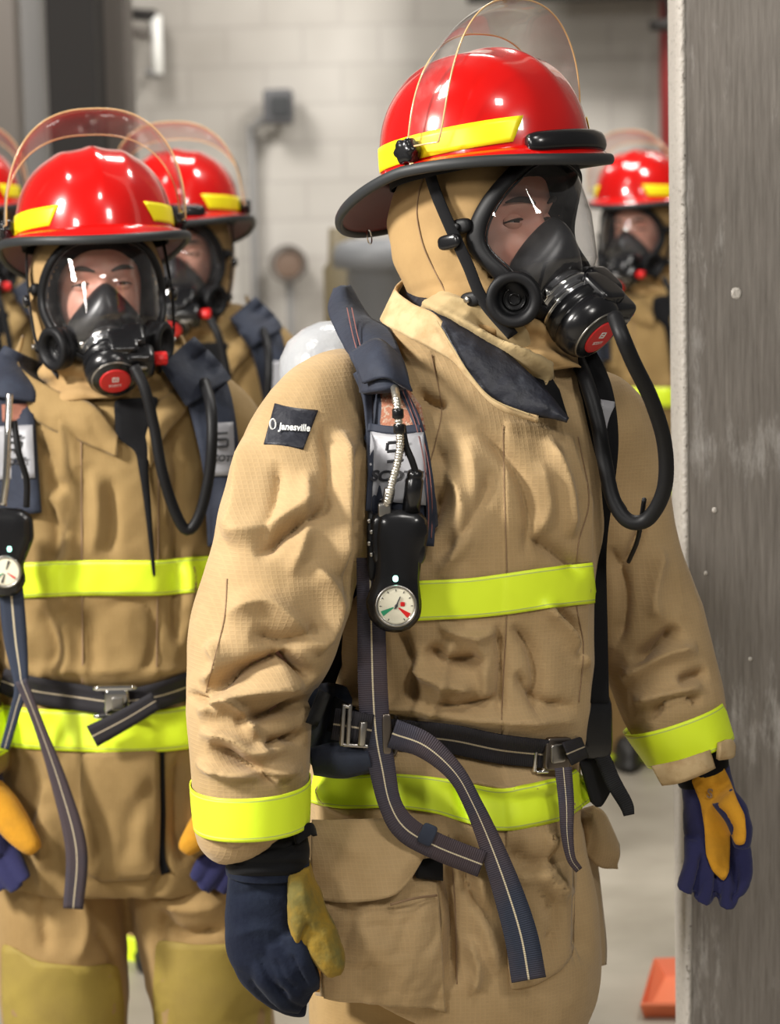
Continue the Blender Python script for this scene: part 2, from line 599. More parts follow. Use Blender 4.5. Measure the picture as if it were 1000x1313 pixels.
def ripstop(name, col, col2, cell=.0052, fine=True):
    """turnout cloth: small woven squares, blotchy wear"""
    g = NT(name)
    p = g.n('ShaderNodeBsdfPrincipled'); p.inputs['Roughness'].default_value = .82
    p.inputs['Specular IOR Level'].default_value = .3
    p.inputs['Sheen Weight'].default_value = .12
    tc = g.n('ShaderNodeTexCoord')
    sep = g.n('ShaderNodeSeparateXYZ'); g.l(tc.outputs['Object'], sep.inputs[0])

    def lines(axis, c):
        if axis == 'X':
            a = g.n('ShaderNodeMath', operation='MULTIPLY_ADD'); g.l(sep.outputs['Y'], a.inputs[0]); a.inputs[1].default_value = .5; g.l(sep.outputs['X'], a.inputs[2])
            src = a.outputs[0]
        else: src = sep.outputs['Z']
        m1 = g.n('ShaderNodeMath', operation='MULTIPLY'); g.l(src, m1.inputs[0]); m1.inputs[1].default_value = 2 * math.pi / c
        m2 = g.n('ShaderNodeMath', operation='COSINE'); g.l(m1.outputs[0], m2.inputs[0])
        m3 = g.n('ShaderNodeMapRange'); m3.inputs['From Min'].default_value = .35; m3.inputs['From Max'].default_value = 1
        g.l(m2.outputs[0], m3.inputs['Value'])
        return m3.outputs[0]
    h = g.n('ShaderNodeMath', operation='MAXIMUM'); g.l(lines('X', cell * 1.25), h.inputs[0]); g.l(lines('Z', cell), h.inputs[1])
    no = g.n('ShaderNodeTexNoise', Scale=5.0, Detail=7.0, Roughness=.62); g.l(tc.outputs['Object'], no.inputs['Vector'])
    mr = g.n('ShaderNodeMapRange'); mr.inputs['From Min'].default_value = .42; mr.inputs['From Max'].default_value = .72; g.l(no.outputs['Fac'], mr.inputs['Value'])
    mx = g.n('ShaderNodeMix', data_type='RGBA'); g.l(mr.outputs[0], mx.inputs[0]); mx.inputs[6].default_value = col; mx.inputs[7].default_value = col2
    mx2 = g.n('ShaderNodeMix', data_type='RGBA'); mx2.blend_type = 'MULTIPLY'
    f = g.n('ShaderNodeMath', operation='MULTIPLY'); g.l(h.outputs[0], f.inputs[0]); f.inputs[1].default_value = .35 if fine else .15
    g.l(f.outputs[0], mx2.inputs[0]); g.l(mx.outputs[2], mx2.inputs[6]); mx2.inputs[7].default_value = (1.18, 1.16, 1.12, 1)
    g.l(mx2.outputs[2], p.inputs['Base Color'])
    b = g.n('ShaderNodeBump', Strength=.3 if fine else .12, Distance=.0006); g.l(h.outputs[0], b.inputs['Height'])
    n2 = g.n('ShaderNodeTexNoise', Scale=60.0, Detail=4.0); g.l(tc.outputs['Object'], n2.inputs['Vector'])
    b2 = g.n('ShaderNodeBump', Strength=.35, Distance=.002); g.l(n2.outputs['Fac'], b2.inputs['Height']); g.l(b.outputs[0], b2.inputs['Normal'])
    g.l(b2.outputs[0], p.inputs['Normal'])
    g.l(p.outputs[0], g.out.inputs[0])
    return g.m


def webbing(name, col, line, lw=.06, lc=(.60, .52, .36, 1), centre=.5, edge=None):
    """woven strap with a pale line running along it (UV v across)"""
    g = NT(name)
    p = g.n('ShaderNodeBsdfPrincipled'); p.inputs['Roughness'].default_value = .75; p.inputs['Specular IOR Level'].default_value = .3
    uv = g.n('ShaderNodeUVMap'); sep = g.n('ShaderNodeSeparateXYZ'); g.l(uv.outputs[0], sep.inputs[0])
    s = g.n('ShaderNodeMath', operation='SUBTRACT'); g.l(sep.outputs['Y'], s.inputs[0]); s.inputs[1].default_value = centre
    a = g.n('ShaderNodeMath', operation='ABSOLUTE'); g.l(s.outputs[0], a.inputs[0])
    c = g.n('ShaderNodeMath', operation='LESS_THAN'); g.l(a.outputs[0], c.inputs[0]); c.inputs[1].default_value = lw / 2
    mx = g.n('ShaderNodeMix', data_type='RGBA')
    mx.inputs[6].default_value = col; mx.inputs[7].default_value = lc
    if line: g.l(c.outputs[0], mx.inputs[0])
    else: mx.inputs[0].default_value = 0
    src = mx.outputs[2]
    if edge:
        no = g.n('ShaderNodeTexNoise', Scale=9.0, Detail=4.0)
        tc = g.n('ShaderNodeTexCoord'); g.l(tc.outputs['Object'], no.inputs['Vector'])
        m4 = g.n('ShaderNodeMapRange'); m4.inputs['From Min'].default_value = .4; m4.inputs['From Max'].default_value = .65; g.l(no.outputs['Fac'], m4.inputs['Value'])
        e = g.n('ShaderNodeMix', data_type='RGBA'); g.l(m4.outputs[0], e.inputs[0]); e.inputs[6].default_value = col; e.inputs[7].default_value = edge
        g.l(e.outputs[2], mx.inputs[6])
    g.l(src, p.inputs['Base Color'])
    m1 = g.n('ShaderNodeMath', operation='MULTIPLY'); g.l(sep.outputs['X'], m1.inputs[0]); m1.inputs[1].default_value = 2 * math.pi / .0028
    m2 = g.n('ShaderNodeMath', operation='SINE'); g.l(m1.outputs[0], m2.inputs[0])
    b = g.n('ShaderNodeBump', Strength=.5, Distance=.0006); g.l(m2.outputs[0], b.inputs['Height']); g.l(b.outputs[0], p.inputs['Normal'])
    g.l(p.outputs[0], g.out.inputs[0])
    return g.m


def tape(name):
    """lime reflective trim with stitched borders"""
    g = NT(name)
    p = g.n('ShaderNodeBsdfPrincipled'); p.inputs['Roughness'].default_value = .5; p.inputs['Specular IOR Level'].default_value = .45
    uv = g.n('ShaderNodeUVMap'); sep = g.n('ShaderNodeSeparateXYZ'); g.l(uv.outputs[0], sep.inputs[0])
    s = g.n('ShaderNodeMath', operation='SUBTRACT'); g.l(sep.outputs['Y'], s.inputs[0]); s.inputs[1].default_value = .5
    a = g.n('ShaderNodeMath', operation='ABSOLUTE'); g.l(s.outputs[0], a.inputs[0])
    s2 = g.n('ShaderNodeMath', operation='SUBTRACT'); g.l(a.outputs[0], s2.inputs[0]); s2.inputs[1].default_value = .42
    a2 = g.n('ShaderNodeMath', operation='ABSOLUTE'); g.l(s2.outputs[0], a2.inputs[0])
    c = g.n('ShaderNodeMath', operation='LESS_THAN'); g.l(a2.outputs[0], c.inputs[0]); c.inputs[1].default_value = .014
    mx = g.n('ShaderNodeMix', data_type='RGBA'); g.l(c.outputs[0], mx.inputs[0])
    mx.inputs[6].default_value = (.80, 1.0, .03, 1); mx.inputs[7].default_value = (.52, .62, .15, 1)
    g.l(mx.outputs[2], p.inputs['Base Color'])
    tc = g.n('ShaderNodeTexCoord'); n2 = g.n('ShaderNodeTexNoise', Scale=40.0, Detail=3.0); g.l(tc.outputs['Object'], n2.inputs['Vector'])
    b2 = g.n('ShaderNodeBump', Strength=.25, Distance=.002); g.l(n2.outputs['Fac'], b2.inputs['Height']); g.l(b2.outputs[0], p.inputs['Normal'])
    g.l(p.outputs[0], g.out.inputs[0])
    return g.m


def clear(name, tint, gloss=1.0, rough=.03, ior=1.5, haze=0.0):
    """thin clear plastic: transparent with fresnel reflection"""
    g = NT(name)
    t = g.n('ShaderNodeBsdfTransparent'); t.inputs[0].default_value = tint
    gl = g.n('ShaderNodeBsdfGlossy'); gl.inputs['Roughness'].default_value = rough
    fr = g.n('ShaderNodeLayerWeight', Blend=.5)
    pw = g.n('ShaderNodeMath', operation='POWER'); g.l(fr.outputs['Facing'], pw.inputs[0]); pw.inputs[1].default_value = 3.5
    m = g.n('ShaderNodeMath', operation='MULTIPLY_ADD'); g.l(pw.outputs[0], m.inputs[0]); m.inputs[1].default_value = .75 * gloss; m.inputs[2].default_value = .05 * gloss
    src = m.outputs[0]
    mx = g.n('ShaderNodeMixShader'); g.l(src, mx.inputs[0]); g.l(t.outputs[0], mx.inputs[1]); g.l(gl.outputs[0], mx.inputs[2])
    last = mx
    if haze:
        df = g.n('ShaderNodeBsdfDiffuse'); df.inputs[0].default_value = (.8, .75, .72, 1)
        tc = g.n('ShaderNodeTexCoord'); no = g.n('ShaderNodeTexNoise', Scale=25.0, Detail=6.0); g.l(tc.outputs['Object'], no.inputs['Vector'])
        mr = g.n('ShaderNodeMapRange'); mr.inputs['From Min'].default_value = .45; mr.inputs['From Max'].default_value = .8; mr.inputs['To Max'].default_value = haze * 2; mr.inputs['To Min'].default_value = haze * .3
        g.l(no.outputs['Fac'], mr.inputs['Value'])
        m3 = g.n('ShaderNodeMixShader'); g.l(mr.outputs[0], m3.inputs[0]); g.l(mx.outputs[0], m3.inputs[1]); g.l(df.outputs[0], m3.inputs[2]); last = m3
    g.l(last.outputs[0], g.out.inputs[0])
    return g.m


M = {}
M['coat'] = ripstop('tan_ripstop_cloth', (.44, .305, .155, 1), (.33, .220, .100, 1))
M['coat_b'] = ripstop('tan_shaded_cloth', (.31, .205, .080, 1), (.23, .145, .052, 1), fine=False)  # coat cloth again, with the shade on the others put into its colour
M['trouser'] = ripstop('tan_trouser_cloth', (.36, .235, .095, 1), (.28, .175, .065, 1), fine=False)
M['knee'] = pbr('olive_knee_cloth', (.36, .27, .055, 1), .75, bump=(60, .3, .002), var=(6, (.29, .21, .05, 1), .4, .7))
M['hood'] = pbr('hood_cloth', (.43, .275, .115, 1), .85, sheen=.05, bump=(150, .3, .001), var=(9, (.34, .21, .085, 1), .4, .7))
M['hood_pale'] = pbr('hood_knit_cloth', (.42, .31, .155, 1), .85, sheen=.05, bump=(150, .3, .001))
M['collar'] = pbr('collar_cloth', (.56, .41, .22, 1), .85, bump=(90, .4, .002), var=(25, (.40, .25, .11, 1), .45, .7))
M['navy'] = pbr('navy_canvas', (.012, .016, .031, 1), .75, sheen=.05, bump=(120, .4, .002), var=(14, (.022, .030, .052, 1), .4, .7))
M['lining'] = pbr('dark_quilted_lining', (.010, .011, .018, 1), .5, bump=(45, .8, .004), var=(30, (.05, .055, .07, 1), .55, .8))
M['black'] = pbr('black_rubber', (.007, .007, .008, 1), .5, spec=.3, bump=(80, .1, .001))
M['blackp'] = pbr('black_plastic', (.008, .008, .009, 1), .22, spec=.6)
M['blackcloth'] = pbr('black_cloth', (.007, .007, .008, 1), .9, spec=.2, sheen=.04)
M['red'] = pbr('red_gloss_paint', (.56, .003, .002, 1), .22, spec=.4, coat=1.0)
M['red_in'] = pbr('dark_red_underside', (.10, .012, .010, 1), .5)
M['redp'] = pbr('red_plastic', (.65, .012, .012, 1), .35)
M['label_red'] = pbr('red_disc_print', (.60, .02, .02, 1), .45)
M['tape_y'] = pbr('yellow_tape', (.90, .78, .012, 1), .35, spec=.5)
M['lime'] = tape('lime_reflective_trim')
M['trim'] = pbr('grey_black_rubber_trim', (.022, .024, .026, 1), .5)
M['chrome'] = pbr('chrome', (.75, .74, .72, 1), .12, metal=1)
M['steel'] = pbr('worn_steel', (.42, .40, .37, 1), .32, metal=1, bump=(60, .2, .001))
M['white'] = pbr('pale_print', (.75, .75, .72, 1), .5)
M['grey_label'] = pbr('grey_reflective_label', (.30, .30, .32, 1), .45, bump=(30, .3, .002))
M['ink'] = pbr('dark_ink', (.03, .03, .035, 1), .5)
M['shield'] = clear('clear_shield_plastic', (.93, .90, .87, 1), 1.9, .06, 1.55, haze=.08)
M['lens'] = clear('clear_mask_lens', (.95, .95, .96, 1), 1.5, .02, 1.5, haze=.02)
M['glass'] = clear('gauge_glass', (.98, .98, .98, 1), .5)
M['amber'] = pbr('amber_shield_edge', (.70, .46, .22, 1), .15, spec=1.0)
M['smoke'] = pbr('smoky_collar', (.28, .28, .29, 1), .16, metal=.85)
M['cup'] = pbr('dark_silicone', (.018, .018, .020, 1), .32, spec=.5)
M['skin'] = pbr('skin', (.62, .32, .235, 1), .5, sss=.15, var=(18, (.60, .24, .17, 1), .45, .7), bump=(200, .1, .001))
M['eye'] = pbr('eye_white', (.62, .58, .55, 1), .2)
M['iris'] = pbr('iris', (.04, .03, .02, 1), .15)
M['hair'] = pbr('brow_hair', (.03, .018, .010, 1), .7)
M['glove_navy'] = pbr('navy_suede', (.007, .010, .023, 1), .9, spec=.2, sheen=.03, bump=(160, .4, .002), var=(22, (.015, .021, .038, 1), .4, .75))
M['glove_blue'] = pbr('deep_blue_suede', (.016, .017, .075, 1), .9, sheen=.12, bump=(160, .4, .002))
M['leather_y'] = pbr('gold_suede', (.62, .29, .014, 1), .9, sheen=.08, bump=(170, .5, .002), var=(25, (.48, .23, .015, 1), .4, .7))
M['leather_o'] = pbr('olive_gold_suede', (.30, .18, .012, 1), .9, sheen=.04, bump=(170, .5, .002), var=(16, (.14, .115, .025, 1), .42, .62))
M['web'] = webbing('grey_brown_webbing', (.065, .048, .055, 1), True, .055, edge=(.030, .038, .062, 1))
M['web_navy'] = webbing('navy_webbing', (.028, .037, .062, 1), True, .07)
M['web_dark'] = webbing('dark_belt_webbing', (.022, .02, .024, 1), True, .06, (.45, .38, .27, 1))
M['web_black'] = webbing('black_webbing', (.012, .012, .014, 1), False)
M['composite'] = pbr('silver_fibre_wrap', (.42, .43, .44, 1), .25, spec=.6, bump=(24, .5, .01), var=(12, (.36, .37, .39, 1), .4, .65))
M['orange'] = pbr('orange_plastic', (.85, .22, .10, 1), .5)
M['boot'] = pbr('boot_rubber', (.02, .018, .015, 1), .5)
M['brown_buckle'] = pbr('bronze_buckle', (.20, .17, .145, 1), .35, metal=1)
M['stitch'] = pbr('brown_stitching', (.26, .165, .09, 1), .9)
M['stitch_red'] = pbr('rust_stitching', (.22, .09, .08, 1), .9)
# ------------------------------------------------------------------ gear, built around the head (x image right, -y forward, z up; origin between the eyes)
def L3(x, f, z): return np.array([x, -f, z], float)


def head_matrix(px, py, Y, yaw, tilt=0.0, lean=0.0):
    o = W(px, py, Y)
    return (Matrix.Translation(Vector(o)) @ Matrix.Rotation(math.radians(yaw), 4, 'Z')
            @ Matrix.Rotation(math.radians(-tilt), 4, 'X') @ Matrix.Rotation(math.radians(lean), 4, 'Y'))


def xf(Mx, V):
    A = np.array(Mx); return V @ A[:3, :3].T + A[:3, 3]


def head_grid(n=120, m=144):
    """face and skull as one closed grid"""
    K = np.array([(-.128, .006, .074, -.060), (-.124, .026, .088, -.035), (-.112, .040, .095, -.010), (-.095, .051, .096, .025), (-.07, .060, .095, .06), (-.04, .067, .094, .08), (0, .073, .092, .098),
                  (.04, .077, .096, .106), (.08, .070, .086, .100), (.105, .050, .062, .076), (.120, .026, .030, .04), (.124, .006, .008, .010)])
    z = np.linspace(-.128, .124, n)
    hx = np.interp(z, K[:, 0], K[:, 1]); yf = np.interp(z, K[:, 0], K[:, 2]); yb = np.interp(z, K[:, 0], K[:, 3])
    for _ in range(3):
        hx, yf, yb = [smooth1(a, 2) for a in (hx, yf, yb)]
    th = np.linspace(0, 2 * math.pi, m, endpoint=False)
    c = (yf + (-yb)) / 2; r = (yf + yb) / 2
    X = hx[:, None] * spow(np.sin(th), .92)[None]
    Fw = c[:, None] + r[:, None] * spow(np.cos(th), .92)[None]
    Z = np.repeat(z[:, None], m, 1)
    fr = np.clip(np.cos(th), 0, 1)[None] ** .7
    g = lambda x0, z0, sx, sz: np.exp(-((X - x0) / sx) ** 2 - ((Z - z0) / sz) ** 2)
    d = np.zeros_like(X)
    ramp = np.clip((.012 - Z) / .052, 0, 1) * (Z > -.055) + (Z <= -.055) * np.exp(-((Z + .055) / .007) ** 2)
    d += .021 * np.exp(-(X / (.008 + .006 * np.clip(-Z / .05, 0, 1))) ** 2) * ramp
    for s in (-1, 1):
        d += -.013 * g(s * .032, -.001, .017, .012) + .007 * g(s * .03, .021, .024, .008) + .006 * g(s * .043, -.032, .018, .016)
        d += .006 * g(s * .011, -.045, .006, .006) - .004 * g(s * .03, -.07, .01, .02)
    d += .005 * g(0, -.068, .022, .005) + .006 * g(0, -.080, .018, .006) - .004 * g(0, -.074, .024, .0025) + .006 * g(0, -.105, .018, .012)
    Fw = Fw + d * fr
    return np.stack([X, -Fw, Z], -1)


HEADV, HEADF, _ = grid(head_grid(), cv=True, caps=True)


def face_bits(person, Mx):
    for s in (-1, 1):
        c = L3(s * .0315, .0675, 0)
        V, F = rbox(c, (.0125, .0125, .0125), ex=2.0, m=28, n=18)
        e = mesh_obj('eye', xf(Mx, V), F, M['eye'], person)
        V, F = rbox(c + L3(0.0008 * s, .0098, 0), (.0064, .0034, .0064), ex=2.0, m=20, n=12)
        mesh_obj('iris', xf(Mx, V), F, M['iris'], e)
        # lids
        for lo, hi, nm in ((.14, 1.45, 'upper_eyelid'), (-1.45, -.22, 'lower_eyelid')):
            ph = np.linspace(lo, hi, 12); th = np.linspace(-1.5, 1.5, 28)
            G = np.stack([.0148 * np.cos(ph)[:, None] * np.sin(th)[None] * 1.18, -.0140 * np.cos(ph)[:, None] * np.cos(th)[None],
                          np.repeat(.0140 * np.sin(ph)[:, None], 28, 1)], -1) + c
            G[..., 2] -= np.abs(G[..., 0] - c[0]) ** 2 * (10 if lo > 0 else -10)
            V, F, _ = grid(G)
            mesh_obj(nm, xf(Mx, V), F, M['skin'], e, solid=.0012, off=0)
            if lo > 0:
                V, F = pipe3(G[0] + np.array([0, -.0008, 0]), .0012, m=6)
                mesh_obj('eyelash_line', xf(Mx, V), F, M['hair'], e)
        t = np.linspace(0, 1, 14)
        P = np.array([L3(s * (.014 + .040 * a), .098 - .018 * a ** 2, .019 + .007 * math.sin(a * 2.4)) for a in t])
        V, F = pipe3(P, .0042 * np.sin(np.pi * (.12 + .80 * t)), m=8)
        mesh_obj('eyebrow', xf(Mx, V), F, M['hair'], person)


# ---- hood
def hood_mesh(person, Mx, mat, k=1.0, drape=0.0, seed=3, low=-.27, wid=1.0):
    K = np.array([(-.27, .135, .125, .135), (-.22, .122, .118, .125), (-.17, .100, .108, .080), (-.12, .102, .106, .090), (-.07, .110, .104, .115), (-.02, .115, .102, .137), (.03, .112, .10, .140),
                  (.07, .100, .096, .125), (.10, .075, .08, .09), (.118, .02, .02, .03)])
    n, m = 110, 130
    z = np.linspace(low, .118, n)
    hx = np.interp(z, K[:, 0], K[:, 1]) * wid; yf = np.interp(z, K[:, 0], K[:, 2]); yb = np.interp(z, K[:, 0], K[:, 3])
    hx, yf, yb = [smooth1(a, 12) for a in (hx, yf, yb)]
    th = np.linspace(0, 2 * math.pi, m, endpoint=False)
    X = hx[:, None] * np.sin(th)[None]; c = np.cos(th)[None]
    Fw = np.where(c > 0, yf[:, None] * c, yb[:, None] * c)
    G = np.stack([X, -Fw, np.repeat(z[:, None], m, 1)], -1)
    # drape folds below the chin, slanting down to the front
    zz = G[..., 2]
    w = np.clip((-.06 - zz) / .06, 0, 1)
    fold = np.sin((zz * 150 + X * 38 + 1.2 * np.sin(X * 60 + zz * 30)))
    fold = np.sign(fold) * np.abs(fold) ** .7
    rad = G.copy(); rad[..., 2] = 0; rad /= np.linalg.norm(rad, axis=-1)[..., None] + 1e-9
    G = G + rad * (w * (.006 * fold + .004 * wob(G.reshape(-1, 3), 55, seed).reshape(n, m)))[..., None]
    G = G + rad * (.0018 * wob(G.reshape(-1, 3), 40, seed + 3).reshape(n, m))[..., None]
    V, F, UV = grid(G, cv=True)
    Vc = V[np.array([f[0] for f in F])]
    keep = ~((Vc[:, 1] < -.02) & ((Vc[:, 0] / .094) ** 2 + ((Vc[:, 2] + .028) / .102) ** 2 < 1))
    F = [f for f, kk in zip(F, keep) if kk]
    h = mesh_obj('fire_hood', xf(Mx, V), F, mat, person, uv=UV, solid=.002)
    # stitched seam in front of the ear
    for s in (-1, 1):
        P = []
        for zq in np.linspace(.085, -.10, 30):
            a = math.radians(84 + 16 * math.sin((zq + .1) * 12))
            hxq = np.interp(zq, z, hx); ybq = np.interp(zq, z, yb); yfq = np.interp(zq, z, yf)
            P.append(L3(s * hxq * math.sin(a) * 1.012, (yfq if math.cos(a) > 0 else ybq) * math.cos(a), zq))
        V, F = pipe3(np.array(P), .0010, m=6)
        mesh_obj('seam', xf(Mx, V), F, M['stitch'], h)
    return h


# ---- helmet
BZ = .086
DT = .232
DW, DL, DC = .132, .146, .017


def dome_r(z):
    h = np.clip((z - BZ) / (DT - BZ), 0, 1)
    return (1 - h ** 2.5) ** (1 / 2.35)


def dome_pt(th, z, off=0.0):
    """th from the front towards image right"""
    r = dome_r(z)
    return L3((DW * r + off) * math.sin(th), (DL * r + off) * math.cos(th) + DC, z)


def build_helmet(bracket=True):
    R = bpy.data.objects.new('fire_helmet', None); COL.objects.link(R)
    n, m = 40, 96
    hh = np.sin(np.linspace(0, math.pi / 2, n)); th = np.linspace(0, 2 * math.pi, m, endpoint=False)
    z = BZ - .004 + (DT - BZ + .004) * hh
    r = (1 - np.clip(hh, 0, 1) ** 2.5) ** (1 / 2.35)
    G = np.stack([DW * r[:, None] * np.sin(th)[None], -DL * r[:, None] * np.cos(th)[None] - DC, np.repeat(z[:, None], m, 1)], -1)
    G[..., 2] += (.0045 * np.exp(-(G[..., 0] / .012) ** 2) + .003 * np.exp(-((np.abs(G[..., 0]) - .052) / .012) ** 2)) * np.clip(hh * 1.6, 0, 1)[:, None] * (r[:, None] > 0)
    G[-1] = [0, -DC, DT + .0045]
    V, F, _ = grid(G, cv=True)
    mesh_obj('shell', V, F, M['red'], R, world=False, solid=.003, sub=1)
    # inner liner
    V2 = V * np.array([.93, .93, 1]) - np.array([0, 0, .012])
    mesh_obj('liner', V2, F, M['blackcloth'], R, world=False, solid=.002)

    def brim(th, t):
        c, s = math.cos(th), math.sin(th)
        ax, af = DW, DL
        bo = .158
        fo = .186 if c > 0 else .214
        x = (ax * .97 * (1 - t) + bo * t) * s
        f = (af * .97 * (1 - t) + fo * t) * c + DC * (1 - t)
        zo = .062 + .018 * s * s if c > 0 else .080 - .047 * (-c) ** 1.3
        zz = (BZ + .002) * (1 - t) + zo * t + .004 * math.sin(math.pi * t)
        return L3(x, f, zz)
    tt = np.linspace(0, 1, 9)
    G = np.array([[brim(a, t) for a in th] for t in tt])
    V, F, _ = grid(G, cv=True)
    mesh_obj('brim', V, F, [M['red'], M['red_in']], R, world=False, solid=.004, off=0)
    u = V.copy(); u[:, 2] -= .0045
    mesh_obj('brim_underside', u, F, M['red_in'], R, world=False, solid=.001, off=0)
    P = np.array([brim(a, 1.0) for a in th]) + np.array([0, 0, -.001])
    # trim with taller-than-wide section
    d = P.copy(); d[:, 2] = 0; d /= np.linalg.norm(d, axis=1)[:, None]
    q = np.linspace(0, 2 * math.pi, 12, endpoint=False)
    G = P[:, None] + (d[:, None] * np.cos(q)[None, :, None] * .0055 + np.array([0, 0, 1.]) * np.sin(q)[None, :, None] * .0075)
    V, F, _ = grid(G, cu=True, cv=True)
    mesh_obj('brim_trim', V, F, M['trim'], R, world=False)
    for s in (-1, 1):
        lo, hi = math.radians(40), math.radians(146)
        ta = np.linspace(0, 1, 40); tv = np.linspace(0, 1, 6)
        G = np.array([[dome_pt(s * (lo + (hi - lo) * a - (.14 * (1 - a) ** 6) * (v) * 1.0 + .0), BZ + .008 + .032 * v, .0012) for v in tv] for a in ta])
        V, F, UV = grid(G)
        mesh_obj('reflective_tape', V, F, M['tape_y'], R, world=False, solid=.0006, off=0)
        a = L3(s * .131, .004, .105); b = L3(s * .156, .004, .103)
        # star knob
        q = np.linspace(0, 2 * math.pi, 48, endpoint=False)
        prof = [(0, .5), (.1, .85), (.35, 1), (.8, 1), (1, .8), (1.02, .4)]
        G = []
        for t, rr in prof:
            rad = .0165 * rr * (1 + .10 * np.cos(6 * q) * (t > .15))
            G.append(np.stack([np.full(48, a[0] + (b[0] - a[0]) * t), a[1] + rad * np.cos(q), a[2] + rad * np.sin(q)], -1))
        V, F, _ = grid(np.array(G), cv=True, caps=True)
        kn = mesh_obj('shield_knob', V, F, M['blackp'], R, world=False)
        V, F = cyl(L3(s * .1275, -.002, .094), L3(s * .150, .012, .085), .004, m=12)
        mesh_obj('wing_screw', V, F, M['amber'], kn, world=False)
    if bracket:
        ta = np.linspace(-math.radians(33), math.radians(33), 40)
        rows = []
        for a in ta:
            e = min(1, (abs(abs(a) - math.radians(33)) / .10)) ** .5
            c0 = L3(.143 * math.sin(a), .172 * math.cos(a), 0)
            dd = L3(math.sin(a), math.cos(a), 0)
            row = []
            for ww, hz in ((-.013, .0), (-.010, .0125), (0, .0145), (.010, .0125), (.014, 0), (.012, -.0135), (0, -.015), (-.011, -.0135)):
                row.append(c0 + dd * ww * (.6 + .4 * e) + np.array([0, 0, .089 + hz * (.7 + .3 * e)]))
            rows.append(row)
        V, F, _ = grid(np.array(rows), cv=True, caps=True)
        mesh_obj('front_bracket', V, F, M['blackp'], R, world=False, sub=1)
    # raised clear shield
    n, m = 60, 14
    ph = np.linspace(0.02, math.pi - .02, n)
    s_ = np.sin(ph)
    outer = np.stack([-.149 * spow(np.cos(ph), .80), -(.052 + .055 * s_ ** .5), .100 + .186 * s_ ** .85], -1)
    inner = np.stack([-.147 * spow(np.cos(ph), .80), -(.004 + .036 * s_ ** .7), .104 + .150 * s_ ** .85], -1)
    t = np.linspace(0, 1, m)
    G = inner[:, None] * (1 - t)[None, :, None] + outer[:, None] * t[None, :, None]
    G[..., 2] += (.008 * np.sin(np.pi * t))[None] * s_[:, None]
    G[..., 0] *= 1 + .02 * np.sin(np.pi * t)[None]
    V, F, UV = grid(G)
    sh = mesh_obj('face_shield', V, F, M['shield'], R, world=False)
    loop = np.concatenate([G[:, -1], G[-1, ::-1], G[::-1, 0], G[0]])
    V, F = pipe3(loop, .0012, closed=True, m=8)
    mesh_obj('shield_edge', V, F, M['amber'], sh, world=False)
    # steel ring under the rear brim
    q = np.linspace(0, 2 * math.pi, 24, endpoint=False)
    c = L3(-.02, -.185, .022)
    P = np.stack([c[0] + .012 * np.cos(q), np.full(24, c[1]) + .006 * np.cos(q), c[2] + .010 * np.sin(q)], -1)
    V, F = pipe3(P, .0010, closed=True, m=8)
    mesh_obj('hanging_ring', V, F, M['chrome'], R, world=False)
    return R


def copy_tree(o, parent=None):
    c = o.copy(); COL.objects.link(c)
    if parent is not None:
        c.parent = parent; c.matrix_parent_inverse = o.matrix_parent_inverse.copy()
    for ch in list(o.children):
        copy_tree(ch, c)
    return c


# ---- breathing mask
ZC, HB = -.028, .100


def lens_edge(q):
    """outline of the window, q from the top clockwise"""
    c, s = math.cos(q), math.sin(q)
    x = .097 * spow(np.array([s]), .84)[0]
    z = ZC + HB * spow(np.array([c]), .84)[0]
    if c < 0: x *= 1 - .16 * (-c)
    return x, z


def lens_f(x, z):
    fm = np.interp(z, [-.14, -.10, -.06, 0, .05, .075], [.100, .125, .152, .152, .138, .120])
    return .026 + (fm - .026) * np.sqrt(np.clip(1 - (np.abs(x) / .1015) ** 2.4, 0.0, 1))


